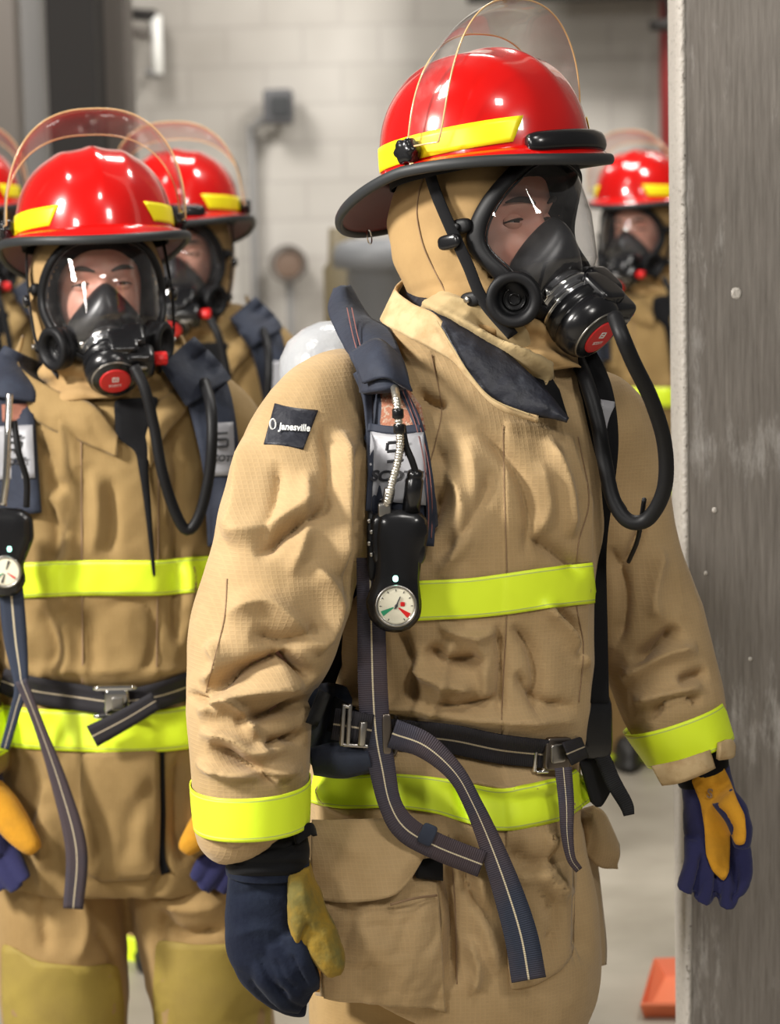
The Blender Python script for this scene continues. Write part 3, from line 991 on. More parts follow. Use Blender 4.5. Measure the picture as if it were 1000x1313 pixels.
def build_mask(lettering=True):
    R = bpy.data.objects.new('breathing_mask', None); COL.objects.link(R)
    nq = 96
    Q = np.linspace(0, 2 * math.pi, nq, endpoint=False)
    rr = np.sin(np.linspace(0, math.pi / 2, 26))
    G = []
    for r in rr[1:]:
        row = []
        for q in Q:
            x, z = lens_edge(q); x *= r; z = ZC + (z - ZC) * r
            row.append(L3(x, lens_f(x, z), z))
        G.append(row)
    V, F, UV = grid(np.array(G), cv=True)
    k = len(V); V = np.concatenate([V, [L3(0, lens_f(0, ZC), ZC)]])
    F += [(k, (j + 1) % nq, j) for j in range(nq)]
    mesh_obj('lens', V, F, M['lens'], R, world=False)
    E = []
    for q in Q:
        x, z = lens_edge(q); E.append(L3(x, lens_f(x, z), z))
    E = np.array(E)
    # frame: rubber ring, elliptical section, wide towards the hood
    out = E - np.array([0, 0, ZC]); out[:, 1] = 0; out /= np.linalg.norm(out, axis=1)[:, None]
    sec = [(-.003, .003), (.001, .0065), (.006, .005), (.0095, -.002), (.011, -.012), (.008, -.022), (.000, -.022), (-.003, -.010)]
    G = np.array([[E[i] + out[i] * a + np.array([0, -1, 0.]) * b for a, b in sec] for i in range(nq)])
    V, F, _ = grid(G, cu=True, cv=True)
    fr = mesh_obj('frame', V, F, M['black'], R, world=False, sub=1)
    # rubber seal from the frame in to the face
    rows = []
    for t in np.linspace(0, 1, 8):
        k = 1 - .30 * t
        rr_ = E.copy(); rr_[:, 0] *= k; rr_[:, 2] = ZC + (rr_[:, 2] - ZC) * k
        rr_[:, 1] = (E[:, 1] + .012) * (1 - t) + t * np.interp(np.abs(rr_[:, 0]), [0, .045, .07], [-.075, -.062, -.02])
        rows.append(rr_)
    V, F, _ = grid(np.array(rows), cv=True)
    mesh_obj('face_seal', V, F, M['black'], R, world=False, solid=.002, off=0)
    # thin bright inner bezel line
    P = E + out * -.004 + np.array([0, -.0045, 0])
    V, F = pipe3(P, .0016, closed=True, m=8)
    mesh_obj('frame_bead', V, F, M['blackp'], fr, world=False)
    # lugs
    for s in (-1, 1):
        for zq in (.0, -.095):
            V, F = rbox(L3(s * .108, .045, zq), (.008, .016, .010), ex=3)
            mesh_obj('strap_lug', V, F, M['black'], fr, world=False)
            V, F = cyl(L3(s * .112, .045, zq), L3(s * .120, .045, zq), .0045, m=16)
            mesh_obj('strap_pin', V, F, M['steel'] if zq < -.05 else M['black'], fr, world=False)
    # nose cup
    nq2 = 64; q2 = np.linspace(0, 2 * math.pi, nq2, endpoint=False)
    A = []
    for q in q2:
        c, s = math.cos(q), math.sin(q)
        zz = -.082 + (.079 if c > 0 else .052) * c
        wv = .068 * spow(np.array([s]), .9)[0]
        if c > 0: wv *= 1 - .62 * c ** 1.3
        A.append(L3(wv, .096 - .024 * abs(s) ** 1.5 + .016 * max(0, c) ** 2, zz))
    A = np.array(A)
    ax = L3(0, .66, -.75); ax /= np.linalg.norm(ax)
    port = L3(0, .102, -.100)
    up_ = np.cross([1., 0, 0], ax)
    if up_[2] < 0: up_ = -up_
    B = np.array([port + .040 * (math.sin(q) * np.array([1., 0, 0]) + math.cos(q) * up_) for q in q2])
    tt = np.linspace(0, 1, 16)
    G = []
    for t in tt:
        e = t
        g = A * (1 - e) + B * e
        g = g + (np.array([0, -1., 0]) * .010 + (g - port) * .16) * math.sin(math.pi * t)
        G.append(g)
    V, F, _ = grid(np.array(G), cv=True)
    cup = mesh_obj('nose_cup', V, F, M['cup'], R, world=False, solid=.002, sub=1)
    # voicemitters
    for s in (-1, 1):
        d = L3(s * .84, .50, -.12); d /= np.linalg.norm(d)
        c = L3(s * .062, .082, -.100)
        V, F = cyl(c, c + d * .040, .03, m=40, prof=[(0, .024), (.25, .028), (.3, .034), (.55, .036), (.62, .034), (.66, .036), (.92, .036), (1, .033), (1.0, .024), (.70, .021), (.55, .019)])
        vm = mesh_obj('voice_diaphragm', V, F, M['black'], R, world=False)
        for rr3 in (.007, .014):
            u = np.cross(d, [0, 0, 1.]); u /= np.linalg.norm(u); v = np.cross(d, u)
            V, F = pipe3(np.array([c + d * .0235 + rr3 * (u * math.cos(t) + v * math.sin(t)) for t in np.linspace(0, 2 * math.pi, 20, endpoint=False)]), .0012, closed=True, m=6)
            mesh_obj('grille', V, F, M['blackp'], vm, world=False)
        for aa in (0.6, 2.2, 3.9):
            u = np.cross(d, [0, 0, 1.]); u /= np.linalg.norm(u); v = np.cross(d, u)
            pp = c + d * .0365 + .029 * (u * math.cos(aa) + v * math.sin(aa))
            V, F = rbox(pp, (.003, .003, .003), ex=2.5, m=10, n=6)
            mesh_obj('screw', V, F, M['black'], vm, world=False)
    # regulator
    L = .088
    V, F = cyl(port, port + ax * L, .03, m=56, prof=[(-.30, .034), (0, .0405), (.10, .0410), (.12, .0445), (.20, .0445), (.22, .0410), (.27, .0410), (.29, .0440), (.36, .0440), (.38, .042)])
    collar = mesh_obj('locking_collar', V, F, M['smoke'], R, world=False, label='shiny grey locking collar')
    for t0, t1, r in ((.13, .19, .0450), (.30, .345, .0446)):
        V, F = cyl(port + ax * L * t0, port + ax * L * t1, r, m=56)
        mesh_obj('chrome_ring', V, F, M['chrome'], collar, world=False)
    for q in (-2.2, -1.3, 1.2, 2.3):
        u = np.array([1., 0, 0]) * math.sin(q) + up_ * math.cos(q)
        V, F = rbox(port + ax * .012 + u * .047, (.004, .0035, .006), ex=3, m=12, n=8)
        mesh_obj('clasp', V, F, M['chrome'], collar, world=False)
    V, F = cyl(port + ax * L * .36, port + ax * L, .03, m=56,
               prof=[(0, .043), (.06, .0470), (.30, .0470), (.32, .0450), (.38, .0450), (.41, .0475), (.62, .0470), (.84, .0430), (.95, .036), (1.0, .030)])
    reg = mesh_obj('regulator', V, F, M['blackp'], R, world=False)
    e = port + ax * L
    V, F = cyl(e - ax * .002, e + ax * .002, .0255, m=40)
    disc = mesh_obj('red_disc', V, F, M['label_red'], reg, world=False, label='red round regulator cover')
    V, F = cyl(port + ax * L * .945, port + ax * L * .965, .0385, m=56)
    mesh_obj('rim_ring', V, F, M['steel'], reg, world=False)
    Rm = np.stack([np.array([1., 0, 0]), -np.cross([1., 0, 0], ax) if False else up_, ax], 1)
    for c_, s_, nm, ex in (((.034, .034, .030), (.020, .020, .024), 'valve_housing', 5), ((.040, .016, .062), (.026, .026, .020), 'purge_housing', 5), ((.016, .044, .044), (.024, .010, .026), 'button_housing', 5)):
        c3 = port + Rm @ np.array([c_[0], c_[1], c_[2]])
        V, F = rbox(c3, s_, R=Rm, ex=ex, m=28, n=16)
        mesh_obj(nm, V, F, M['blackp'], reg, world=False)
    c3 = port + Rm @ np.array([.034, .022, .084])
    V, F = rbox(c3, (.018, .0025, .0025), R=Rm, ex=5)
    mesh_obj('pale_latch', V, F, M['steel'], reg, world=False, label='pale metal latch')
    # red purge knob on the far side
    a = port + Rm @ np.array([.062, .016, .058]); b = a + np.array([.026, 0, 0])
    q = np.linspace(0, 2 * math.pi, 40, endpoint=False)
    G = []
    for t, rad in ((0, .007), (.2, .0085), (.25, .0105), (.9, .0105), (1, .009)):
        rd = rad * (1 + .07 * np.sign(np.sin(8 * q)) * (t > .22))
        G.append(np.stack([np.full(40, a[0] + .026 * t), a[1] + rd * np.cos(q), a[2] + rd * np.sin(q)], -1))
    V, F, _ = grid(np.array(G), cv=True, caps=True)
    mesh_obj('red_knob', V, F, M['redp'], reg, world=False, label='red ribbed knob')
    if lettering:
        o = e + ax * .0024
        exx = np.array([1., 0, 0])
        def TM(dx, dy):
            oo = o + exx * dx + up_ * dy
            return Matrix(((exx[0], up_[0], ax[0], oo[0]), (exx[1], up_[1], ax[1], oo[1]), (exx[2], up_[2], ax[2], oo[2]), (0, 0, 0, 1)))
        for s_, sz, dx, dy, nm in (('SCOTT', .0065, 0, -.009, 'maker_lettering'),):
            text_obj(nm, s_, sz, M['white'], None, TM(dx, dy), ext=.0002).parent = disc
        # square mark
        V, F = join([rbox(o + exx * x_ + up_ * y_, (w_, h_, .0004), R=np.stack([exx, up_, ax], 1), ex=8, m=12, n=6)
                     for x_, y_, w_, h_ in ((0, .0085, .0052, .0009), (0, .0005, .0052, .0009), (-.0044, .0045, .0009, .0042), (.0044, .0045, .0009, .0042), (0, .0045, .0022, .0008))])
        mesh_obj('maker_mark', V, F, M['white'], disc, world=False)
    return R


def chin_strap(helmet, s_list=(-1, 1)):
    for s in s_list:
        K = [L3(s * .114, .008, .088), L3(s * .118, .018, .05), L3(s * .120, .036, .0), L3(s * .119, .054, -.05), L3(s * .112, .066, -.10), L3(s * .085, .085, -.150)]
        P = cr(np.array([[k[1] * 1, k[2], k[0]] for k in K]), 40)
        P = np.stack([P[:, 2], P[:, 0], P[:, 1]], -1)
        T = np.gradient(P, axis=0); T /= np.linalg.norm(T, axis=1)[:, None]
        side = np.cross(T, np.array([s, 0, 0.])); side /= np.linalg.norm(side, axis=1)[:, None]
        G = np.stack([P - side * .0085, P + side * .0085], 1)
        V, F, UV = grid(G)
        st = mesh_obj('chin_strap', V, F, M['blackcloth'], helmet, world=False, uv=UV, solid=.0025)
        V, F = rbox(L3(s * .123, .034, -.018), (.006, .018, .010), ex=3)
        mesh_obj('strap_slide', V, F, M['blackp'], st, world=False)


HELMET = build_helmet(True)
chin_strap(HELMET)
HELMET_PLAIN = build_helmet(False)
chin_strap(HELMET_PLAIN)
MASK = build_mask()


def place(proto, used, Mx, label, cat, group):
    o = proto if not used.get(proto.name) else copy_tree(proto)
    used[proto.name] = True
    o.matrix_basis = Mx
    return tag(o, label, cat, group)


USED = {}
# ------------------------------------------------------------------ people
def extract_world(o):
    return o


def scaled(pts, kw=1.0, kt=1.0, kx=0, ky=0):
    return [(a + kx, b + ky, c, d * kw, e * kt) for a, b, c, d, e in pts]


def make_person(loc, label, Mx, tubes, voxel, bits=True):
    """person root + one continuous body surface (head, trunk, limbs) under the clothes"""
    R = empty('person', loc, label, 'person', 'firefighters in turnout gear')
    parts = [(xf(Mx, HEADV), HEADF)]
    neck = [xf(Mx, np.array([L3(0, -.02, -.05)]))[0], xf(Mx, np.array([L3(0, -.03, -.12)]))[0], xf(Mx, np.array([L3(0, -.05, -.22)]))[0]]
    parts.append(pipe3(np.array(neck), .055, m=24))
    for V, F in tubes: parts.append((V, F))
    V, F = remesh(parts, voxel, 1)
    o = mesh_obj('body', V, F, M['skin'], R)
    if bits: face_bits(R, Mx)
    return R


def ss(pts): return np.asarray(pts, float)


# ================================================================== FIREFIGHTER A (foremost)
YA = 3.30
MA = head_matrix(622, 295, YA, 50, 9, 0)
A_torso = [(608, 398, .05, 66, .085), (600, 430, .04, 92, .11), (598, 455, .03, 130, .13), (602, 500, .02, 158, .15), (604, 560, .01, 172, .165), (603, 640, .0, 172, .172), (596, 720, 0, 171, .172),
           (592, 800, 0, 172, .17), (590, 880, 0, 170, .165), (578, 945, 0, 163, .158), (570, 1000, 0, 172, .172), (572, 1070, 0, 172, .182), (583, 1150, .0, 181, .188), (585, 1235, .0, 184, .19), (575, 1272, 0, 172, .18)]
A_armr = [(484, 508, .02, 62, .10), (434, 530, -.06, 80, .10), (402, 585, -.12, 91, .105), (384, 660, -.15, 97, .105), (362, 740, -.17, 94, .105), (338, 820, -.19, 92, .10), (323, 880, -.20, 80, .092), (322, 940, -.22, 79, .088), (321, 1000, -.23, 75, .085),
          (322, 1056, -.24, 70, .078), (330, 1078, -.24, 54, .062)]
A_arml = [(730, 520, .08, 60, .10), (768, 560, .11, 72, .10), (790, 640, .13, 70, .095), (806, 720, .12, 70, .09), (828, 800, .11, 74, .09), (850, 865, .09, 71, .088), (866, 912, .075, 66, .080), (878, 946, .06, 56, .066)]
A_legs = [[(500, 1120, .0, 88, .10), (495, 1280, .0, 84, .10), (480, 1500, .02, 72, .085), (475, 1750, .05, 62, .075)],
          [(630, 1120, .05, 92, .10), (640, 1260, .05, 84, .10), (655, 1450, .1, 72, .085), (640, 1700, .2, 60, .075)]]

body_tubes = [capsule([(c[0], c[1], c[2], c[3] * .74, c[4] * .74) for c in A_torso[2:]], YA), capsule([(c[0], c[1], c[2], c[3] * .6, c[4] * .6) for c in A_armr[1:]], YA),
              capsule([(c[0], c[1], c[2], c[3] * .6, c[4] * .6) for c in A_arml[1:]], YA), capsule([(c[0], c[1], c[2], c[3] * .75, c[4] * .75) for c in A_legs[0]], YA), capsule([(c[0], c[1], c[2], c[3] * .75, c[4] * .75) for c in A_legs[1]], YA)]
PA = make_person((0.15, YA, 0), 'foremost firefighter at the right, in profile, dark name patch on sleeve', MA, body_tubes, .004)
hood_mesh(PA, MA, M['hood'], seed=3, low=-.20, wid=.98)

AR = (-9, -.02); TO = (-.25, 9); AL = (.0, 9)
A_strokes = [
    # near sleeve
    ([(262, 890), (300, 866), (345, 848), (374, 836)], 13, -15, AR), ([(255, 918), (300, 893), (350, 878), (392, 874)], 13, 11, AR),
    ([(362, 838), (385, 856), (400, 872)], 9, -17, AR), ([(300, 925), (335, 916), (370, 908), (402, 900)], 9, -12, AR),
    ([(292, 888), (316, 920), (332, 948)], 7, 9, AR), ([(255, 938), (300, 950), (330, 966), (388, 940)], 11, 9, AR),
    ([(338, 958), (360, 950), (396, 942)], 9, -15, AR), ([(270, 955), (310, 978), (358, 1000)], 9, -12, AR), ([(250, 975), (300, 993), (392, 986)], 9, 9, AR),
    ([(243, 890), (262, 897), (284, 911)], 5, -8, AR), ([(326, 712), (345, 702), (360, 688), (420, 650)], 11, -11, AR), ([(290, 690), (350, 672), (410, 630)], 22, 7, AR),
    ([(460, 560), (464, 620), (458, 690), (448, 780)], 10, -9, AR), ([(438, 550), (440, 640), (434, 740)], 15, 8, AR), ([(415, 540), (424, 600), (418, 670)], 12, -5, AR),
    ([(290, 790), (340, 770), (380, 800), (412, 836)], 18, 8, AR), ([(320, 812), (370, 822), (415, 800)], 14, -8, AR), ([(400, 720), (425, 770), (402, 836)], 13, 8, AR),
    ([(270, 820), (285, 850), (262, 880)], 12, 7, AR), ([(320, 560), (310, 640), (300, 700)], 18, 6, AR), ([(355, 590), (350, 650), (332, 705)], 13, -5, AR),
    ([(394, 600), (392, 680), (372, 740)], 13, 5, AR),
    # chest
    ([(532, 500), (550, 512), (575, 522)], 8, -9, TO), ([(555, 560), (570, 620), (540, 700)], 15, -6, TO), ([(600, 560), (610, 640), (590, 720)], 20, 6, TO),
    ([(560, 720), (585, 690), (612, 650), (630, 600)], 12, -6, TO), ([(680, 690), (710, 708), (745, 735)], 11, -8, TO), ([(690, 590), (700, 650), (680, 690)], 15, 5, TO),
    ([(545, 830), (580, 850), (625, 846)], 13, -12, TO), ([(515, 852), (565, 872), (612, 884)], 12, 10, TO), ([(505, 800), (524, 850), (530, 915)], 12, -9, TO),
    ([(690, 770), (722, 805), (748, 860)], 11, 8, TO), ([(705, 775), (735, 805), (736, 850)], 7, -8, TO), ([(545, 900), (590, 908), (640, 895)], 9, -9, TO),
    ([(636, 800), (644, 850), (640, 920)], 8, -7, TO), ([(600, 800), (618, 840), (622, 910)], 11, 6, TO), ([(660, 860), (690, 900), (735, 905)], 11, -7, TO), ([(580, 820), (560, 900), (545, 920)], 9, 6, TO),
    ([(610, 545), (660, 600), (680, 660), (672, 715)], 11, -7, TO), ([(700, 560), (722, 620), (728, 690)], 10, 7, TO), ([(560, 590), (590, 640), (585, 700), (560, 740)], 12, 7, TO),
    ([(500, 720), (530, 700), (556, 660), (560, 620)], 10, -8, TO), ([(560, 800), (600, 815), (640, 808)], 8, 6, TO), ([(655, 800), (680, 830), (690, 880), (684, 920)], 10, -8, TO), ([(470, 830), (490, 870), (495, 915)], 10, 8, TO),
    # waist
    ([(425, 950), (500, 950), (580, 958), (660, 975), (742, 965)], 15, -14, TO), ([(430, 905), (520, 905), (620, 920), (740, 922)], 12, 8, TO),
    ([(560, 1000), (600, 1002), (660, 1012), (720, 1000)], 9, 7, TO), ([(415, 1000), (430, 1030), (470, 1048)], 10, 7, TO), ([(585, 985), (590, 1020), (605, 1060)], 9, -8, TO),
    # skirt of the coat
    ([(570, 1090), (575, 1180), (580, 1270)], 13, -10, TO), ([(612, 1100), (620, 1180), (640, 1250)], 17, 8, TO), ([(650, 1080), (685, 1112), (728, 1085)], 13, -9, TO),
    ([(655, 1130), (690, 1122), (728, 1150)], 12, 7, TO), ([(690, 1135), (712, 1175), (700, 1240)], 10, -7, TO), ([(640, 1090), (660, 1160), (655, 1240)], 12, -5, TO),
    ([(590, 1070), (600, 1130), (632, 1190)], 9, -9, TO), ([(670, 1160), (676, 1200), (668, 1245)], 9, -8, TO), ([(695, 1060), (705, 1095), (690, 1130)], 8, 8, TO), ([(600, 1200), (612, 1240), (605, 1275)], 9, 8, TO),
    ([(740, 1060), (755, 1120), (750, 1240)], 12, -10, TO), ([(735, 1000), (742, 1100), (738, 1240)], 5, -7, TO),
    # far sleeve
    ([(812, 852), (840, 828), (872, 804)], 11, -14, AL), ([(795, 872), (850, 842), (893, 832)], 12, 9, AL), ([(868, 876), (890, 866), (908, 862)], 8, -10, AL),
    ([(780, 700), (800, 760), (788, 830)], 13, -8, AL), ([(842, 640), (818, 690), (792, 730)], 8, -8, AL), ([(850, 700), (838, 770), (850, 800)], 12, 6, AL), ([(810, 900), (850, 890), (900, 880)], 10, 8, AL),
    ([(830, 925), (850, 905), (900, 895)], 8, -7, AL),
]
A_strokes = [(p_[0], p_[1] * .85, p_[2] * (1.3 if p_[3] is AR else 1.15), p_[3]) for p_ in A_strokes]
Vj, Fj = remesh([capsule(A_torso, YA, 90, 80, 2.3), capsule(A_armr, YA, 80, 60, 2.2), capsule(A_arml, YA, 80, 60, 2.2)], .0038, 9)
Nj = normals(Vj, Fj)
if (Nj * (Vj - Vj.mean(0))).sum() < 0: Nj = -Nj
PLK = ([(648, 540), (690, 545), (735, 560), (756, 640), (756, 700), (752, 790), (752, 900), (740, 1000), (738, 1044), (650, 1060), (646, 935), (648, 800), (647, 680)], .004, (-9, .02))
YOKE = ([(470, 470), (553, 450), (566, 520), (560, 560), (550, 592), (470, 600)], .002, (-9, .1))
Vj = sculpt(Vj, Nj, A_strokes, YA, noise=.0036, seed=4, k=19, stretch=(1, 1, .8), plates=[PLK, YOKE], gain=2.3)

BJ = bvh_of(Vj, Fj)
JA = mesh_obj('turnout_coat', Vj, Fj, M['coat'], PA)

# lime trim
CT = dict(n=90, m=9)
ribbon('reflective_band', [(476, 773, 51), (540, 770, 51), (600, 767, 51), (645, 762, 52), (700, 754, 52), (762, 747, 52)], BJ, YA, M['lime'], JA, off=.003, n=110, m=11, sm=1, th=.0012)
ribbon('reflective_band', [(400, 1009, 40), (440, 1016, 42), (500, 1014, 44), (560, 1020, 46), (600, 1030, 50), (640, 1038, 54), (680, 1033, 54), (719, 1024, 54)], BJ, YA, M['lime'], JA, off=.004, n=120, m=11, sm=1, th=.0012)
ribbon('reflective_band', [(722, 1022, 50), (745, 1008, 46), (752, 1002, 44)], BJ, YA, M['lime'], JA, off=.004, n=30, m=9, sm=1, th=.0012)


def cuff_band(tubepts, y0, y1, name, parent, mat, k=1.03, n=14, m=80, off=.002):
    """ring around a sleeve between two fractions of its length"""
    G = tube(tubepts, YA, 200, m, 2.2, k)
    i0, i1 = int(y0 * 199), int(y1 * 199)
    G = G[np.linspace(i0, i1, n).astype(int)]
    c = G.mean(1, keepdims=True)
    d = G - c; d /= np.linalg.norm(d, axis=-1)[..., None]
    G = G + d * off
    G = np.concatenate([G, G[:, :1]], 1)
    UV = np.stack(np.meshgrid(np.linspace(0, 1, n), np.linspace(0, .5, m + 1), indexing='ij'), -1).reshape(-1, 2)[:, ::-1]
    V, F, _ = grid(G)
    return mesh_obj(name, V, F, mat, parent, uv=UV, solid=.0016, off=1)


# near cuff: the trim is a closed ring of its own
A_cuff = [(321, 1000, -.23, 70.5, .092), (322, 1028, -.235, 69.5, .089), (323, 1056, -.24, 67.5, .085)]
cuff_band(A_cuff, 0, 1, 'cuff_band', JA, M['lime'], n=16, off=.0035)
A_cuff2 = [(851, 926, .095, 70, .09), (862, 911, .085, 72, .09), (870, 940, .075, 69, .088)]
A_cuffl = [(864, 917, .08, 69, .094), (878, 942, .075, 64, .09), (888, 964, .07, 57, .084)]
G = []
for (ax_, ay, bx, by) in ((801, 940, 924, 897), (811, 955, 929, 913), (822, 970, 934, 930), (831, 983, 938, 943)):
    cx_, cy_ = (ax_ + bx) / 2, (ay + by) / 2
    C = W(cx_, cy_, YA + .075); S = W(bx, by, YA + .075) - C
    th = np.linspace(0, 2 * math.pi, 81)
    sgn = spow(np.sin(th), .9)[:, None]
    G.append(C + 1.03 * S * spow(np.cos(th), .9)[:, None] + np.array([0, .098, -.012]) * sgn)
Gc = np.array(G)
Gc = np.stack([[np.interp(t, np.linspace(0, 1, 4), Gc[:, j, k]) for j in range(81) for k in range(3)] for t in np.linspace(0, 1, 12)]).reshape(12, 81, 3)
UV = np.stack(np.meshgrid(np.linspace(0, 1, 12), np.linspace(0, .5, 81), indexing='ij'), -1).reshape(-1, 2)[:, ::-1]
V, F, _ = grid(Gc)
mesh_obj('cuff_band', V, F, M['lime'], JA, uv=UV, solid=.0016, off=1)

# placket with its two stitched edges
patch('front_panel', [(650, 1062), (735, 1045), (737, 1150), (736, 1222), (722, 1243), (690, 1262), (655, 1270), (648, 1180)], BJ, YA, M['coat'], JA, off=.004, step=7, th=.005, bulge=.002)
for pts in ([(645, 545, 3), (647, 640, 3), (650, 735, 3), (649, 800, 3), (644, 900, 3), (642, 960, 3)], [(741, 560, 2.5), (755, 640, 2.5), (741, 700, 2.5), (739, 772, 2.5), (748, 830, 2.5), (742, 900, 2.5)],
            [(648, 1060, 2.5), (652, 1150, 2.5), (655, 1250, 2.5)], [(553, 455, 2), (566, 520, 2), (560, 560, 2), (552, 590, 2)],
            [(291, 742, 2), (288, 790, 2), (276, 840, 2), (264, 888, 2)], [(575, 1070, 2), (583, 1150, 2), (586, 1262, 2)]):
    ribbon('seam', [(a_, b_, 1.1) for a_, b_, c_ in pts], BJ, YA, M['stitch'], JA, off=.0008, n=90, m=3, sm=1, th=.0006)

# near pocket: bellows body and flap
sheet('pocket', [(404, 1110, -.21), (470, 1122, -.215), (530, 1126, -.21), (560, 1130, -.19)], [(416, 1278, -.215), (470, 1286, -.225), (530, 1292, -.22), (571, 1297, -.195)], YA, M['coat'], JA, n=60, m=44, th=.004, bulge=.016, wav=.009, seed=2)
sheet('pocket_side', [(560, 1130, -.19), (566, 1180, -.19), (562, 1220, -.19), (571, 1297, -.195)], [(578, 1120, -.13), (590, 1190, -.13), (592, 1240, -.13), (588, 1290, -.13)], YA, M['coat'], JA, n=30, m=8, th=.003)
sheet('pocket_side', [(404, 1110, -.21), (408, 1180, -.21), (412, 1240, -.215), (416, 1278, -.215)], [(396, 1100, -.12), (398, 1180, -.12), (402, 1240, -.12), (406, 1276, -.12)], YA, M['coat'], JA, n=30, m=8, th=.003)
ribbon('pocket_hem', [(500, 1160, 3, -.236), (530, 1152, 3, -.232), (560, 1148, 3, -.204)], None, YA, M['stitch'], JA, n=20, m=3, th=.001, off=0)
sheet('pocket_flap', [(400, 1052, -.185), (450, 1050, -.192), (500, 1052, -.192), (548, 1066, -.185)], [(398, 1148, -.225), (430, 1157, -.235), (495, 1150, -.238), (522, 1132, -.232), (543, 1096, -.215)], YA, M['coat'], JA, n=50, m=24, th=.005, bulge=.012, wav=.005, seed=8)
sheet('pocket_tab', [(536, 1104, -.21), (566, 1098, -.19)], [(533, 1124, -.213), (567, 1128, -.192)], YA, M['blackcloth'], JA, n=12, m=6, th=.006, bulge=.006)
# far pocket and back flap seen beyond the front edge
sheet('pocket_flap', [(752, 1035, .02), (768, 1045, .05), (786, 1085, .09)], [(748, 1085, .02), (765, 1106, .05), (788, 1107, .09)], YA, M['coat'], JA, n=20, m=14, th=.02, bulge=.02)
sheet('back_panel', [(742, 1080, .0), (745, 1150, 0), (742, 1200, 0), (736, 1248, 0)], [(762, 1080, .10), (770, 1150, .12), (776, 1205, .13), (776, 1236, .13)], YA, M['coat'], JA, n=30, m=12, th=.004, bulge=.01, wav=.006)

# collar: outer tan stand, open, with a dark quilted inside facing the chin
sheet('collar', [(518, 358, .06), (508, 372, -.02), (530, 390, -.085), (556, 402, -.115), (575, 424, -.13), (600, 468, -.150), (640, 512, -.168), (690, 533, -.178)],
      [(500, 398, .06), (489, 412, -.04), (520, 430, -.10), (552, 446, -.128), (580, 462, -.145), (600, 484, -.158), (638, 522, -.172), (690, 541, -.18)], YA, M['collar'], JA, n=80, m=14, th=.004, bulge=.006, wav=.004, seed=5)
sheet('collar_lining', [(520, 362, .05), (548, 384, -.07), (576, 400, -.105), (612, 424, -.125), (655, 458, -.142), (697, 498, -.162), (728, 537, -.167)],
      [(512, 378, .03), (543, 400, -.085), (566, 420, -.130), (590, 462, -.158), (618, 500, -.172), (660, 524, -.180), (727, 540, -.172)], YA, M['lining'], JA, n=80, m=12, th=.004, bulge=.006, wav=.004, seed=6)
ribbon('collar_zip', [(560, 412, 2.2, -.133), (580, 445, 2.2, -.155), (602, 480, 2.2, -.172), (632, 512, 2.2, -.182), (680, 532, 2.2, -.186)], None, YA, M['hood_pale'], JA, n=60, m=3, th=.0015, off=.001)
sheet('front_lining', [(672, 480, -.12), (696, 474, -.11), (716, 500, -.12)], [(690, 534, -.160), (710, 536, -.158), (728, 538, -.15)], YA, M['blackcloth'], JA, n=20, m=12, th=.004)
# loose pale hood cloth bunched between chin and collar
Vh, Fh = remesh([capsule([(560, 372, .0, 50, .09), (592, 410, -.02, 52, .10), (632, 446, -.045, 50, .09), (668, 474, -.06, 38, .075), (694, 500, -.075, 20, .05)], YA, 60, 60, 2.2)], .004, 3)
Nh = normals(Vh, Fh)
if (Nh * (Vh - Vh.mean(0))).sum() < 0: Nh = -Nh
Vh = sculpt(Vh, Nh, [([(538, 384), (600, 418), (668, 455), (716, 478)], 8, 16), ([(545, 398), (606, 436), (668, 478), (712, 492)], 7, -16), ([(560, 408), (612, 452), (664, 494), (706, 508)], 7, 14),
                     ([(600, 405), (650, 436), (700, 468)], 7, -16), ([(560, 380), (620, 405), (680, 436)], 8, 12), ([(640, 440), (672, 462), (700, 484), (690, 500)], 6, 9)], YA, noise=.004, seed=12, k=45, gain=1.5)
mesh_obj('hood_bib', Vh, Fh, M['hood_pale'], PA)

# name patch on the shoulder
patch('name_patch', [(352, 517), (408, 526), (389, 576), (338, 569)], BJ, YA, M['lining'], JA, off=.003, step=4, th=.002, round_=0, label='black square cloth name patch')
PT = bpy.context.scene.objects['name_patch']
px_text('lettering', 'Janesville', 378, 548, YA, 10.5, M['white'], PT, ang=-.08, bvh=BJ, off=.0072, sx=.74, bold=.0003)
o_ = W(350, 544, cast(BJ, 350, 544, YA) - .0085)
q = np.linspace(.4, 2 * math.pi - .4 + .8, 30)
V, F = pipe3(np.stack([o_[0] + .0036 * np.cos(q), np.full(30, o_[1]), o_[2] + .0066 * np.sin(q)], -1), .0012, m=6)
mesh_obj('patch_mark', V, F, M['white'], PT)

# cuffs, wristlets
sheet('cuff_end', [(268, 1050, -.30), (300, 1056, -.325), (350, 1056, -.32), (392, 1050, -.27)], [(286, 1084, -.30), (305, 1086, -.315), (335, 1066, -.31), (385, 1056, -.27)], YA, M['coat'], JA, n=40, m=8, th=.004, bulge=.006)
V, F, _ = grid(tube([(338, 1040, -.24, 48, .060), (338, 1075, -.24, 50, .060), (342, 1092, -.24, 55, .062), (343, 1112, -.24, 52, .058)], YA, 40, 48), cv=True, caps=True)
V = V + np.array([0, -1., 0]) * (.003 * np.sin(PX(V)[1] * .35))[:, None]
mesh_obj('wristlet', V, F, M['blackcloth'], PA)
sheet('wrist_strap', [(378, 1068, -.29), (395, 1055, -.27), (402, 1062, -.25)], [(380, 1082, -.29), (398, 1070, -.27), (404, 1072, -.25)], YA, M['blackcloth'], PA, th=.006)
V, F, _ = grid(tube([(880, 935, .06, 44, .05), (893, 965, .06, 40, .05), (902, 1000, .055, 33, .042)], YA, 30, 40), cv=True, caps=True)
mesh_obj('wristlet', V, F, M['blackcloth'], PA)
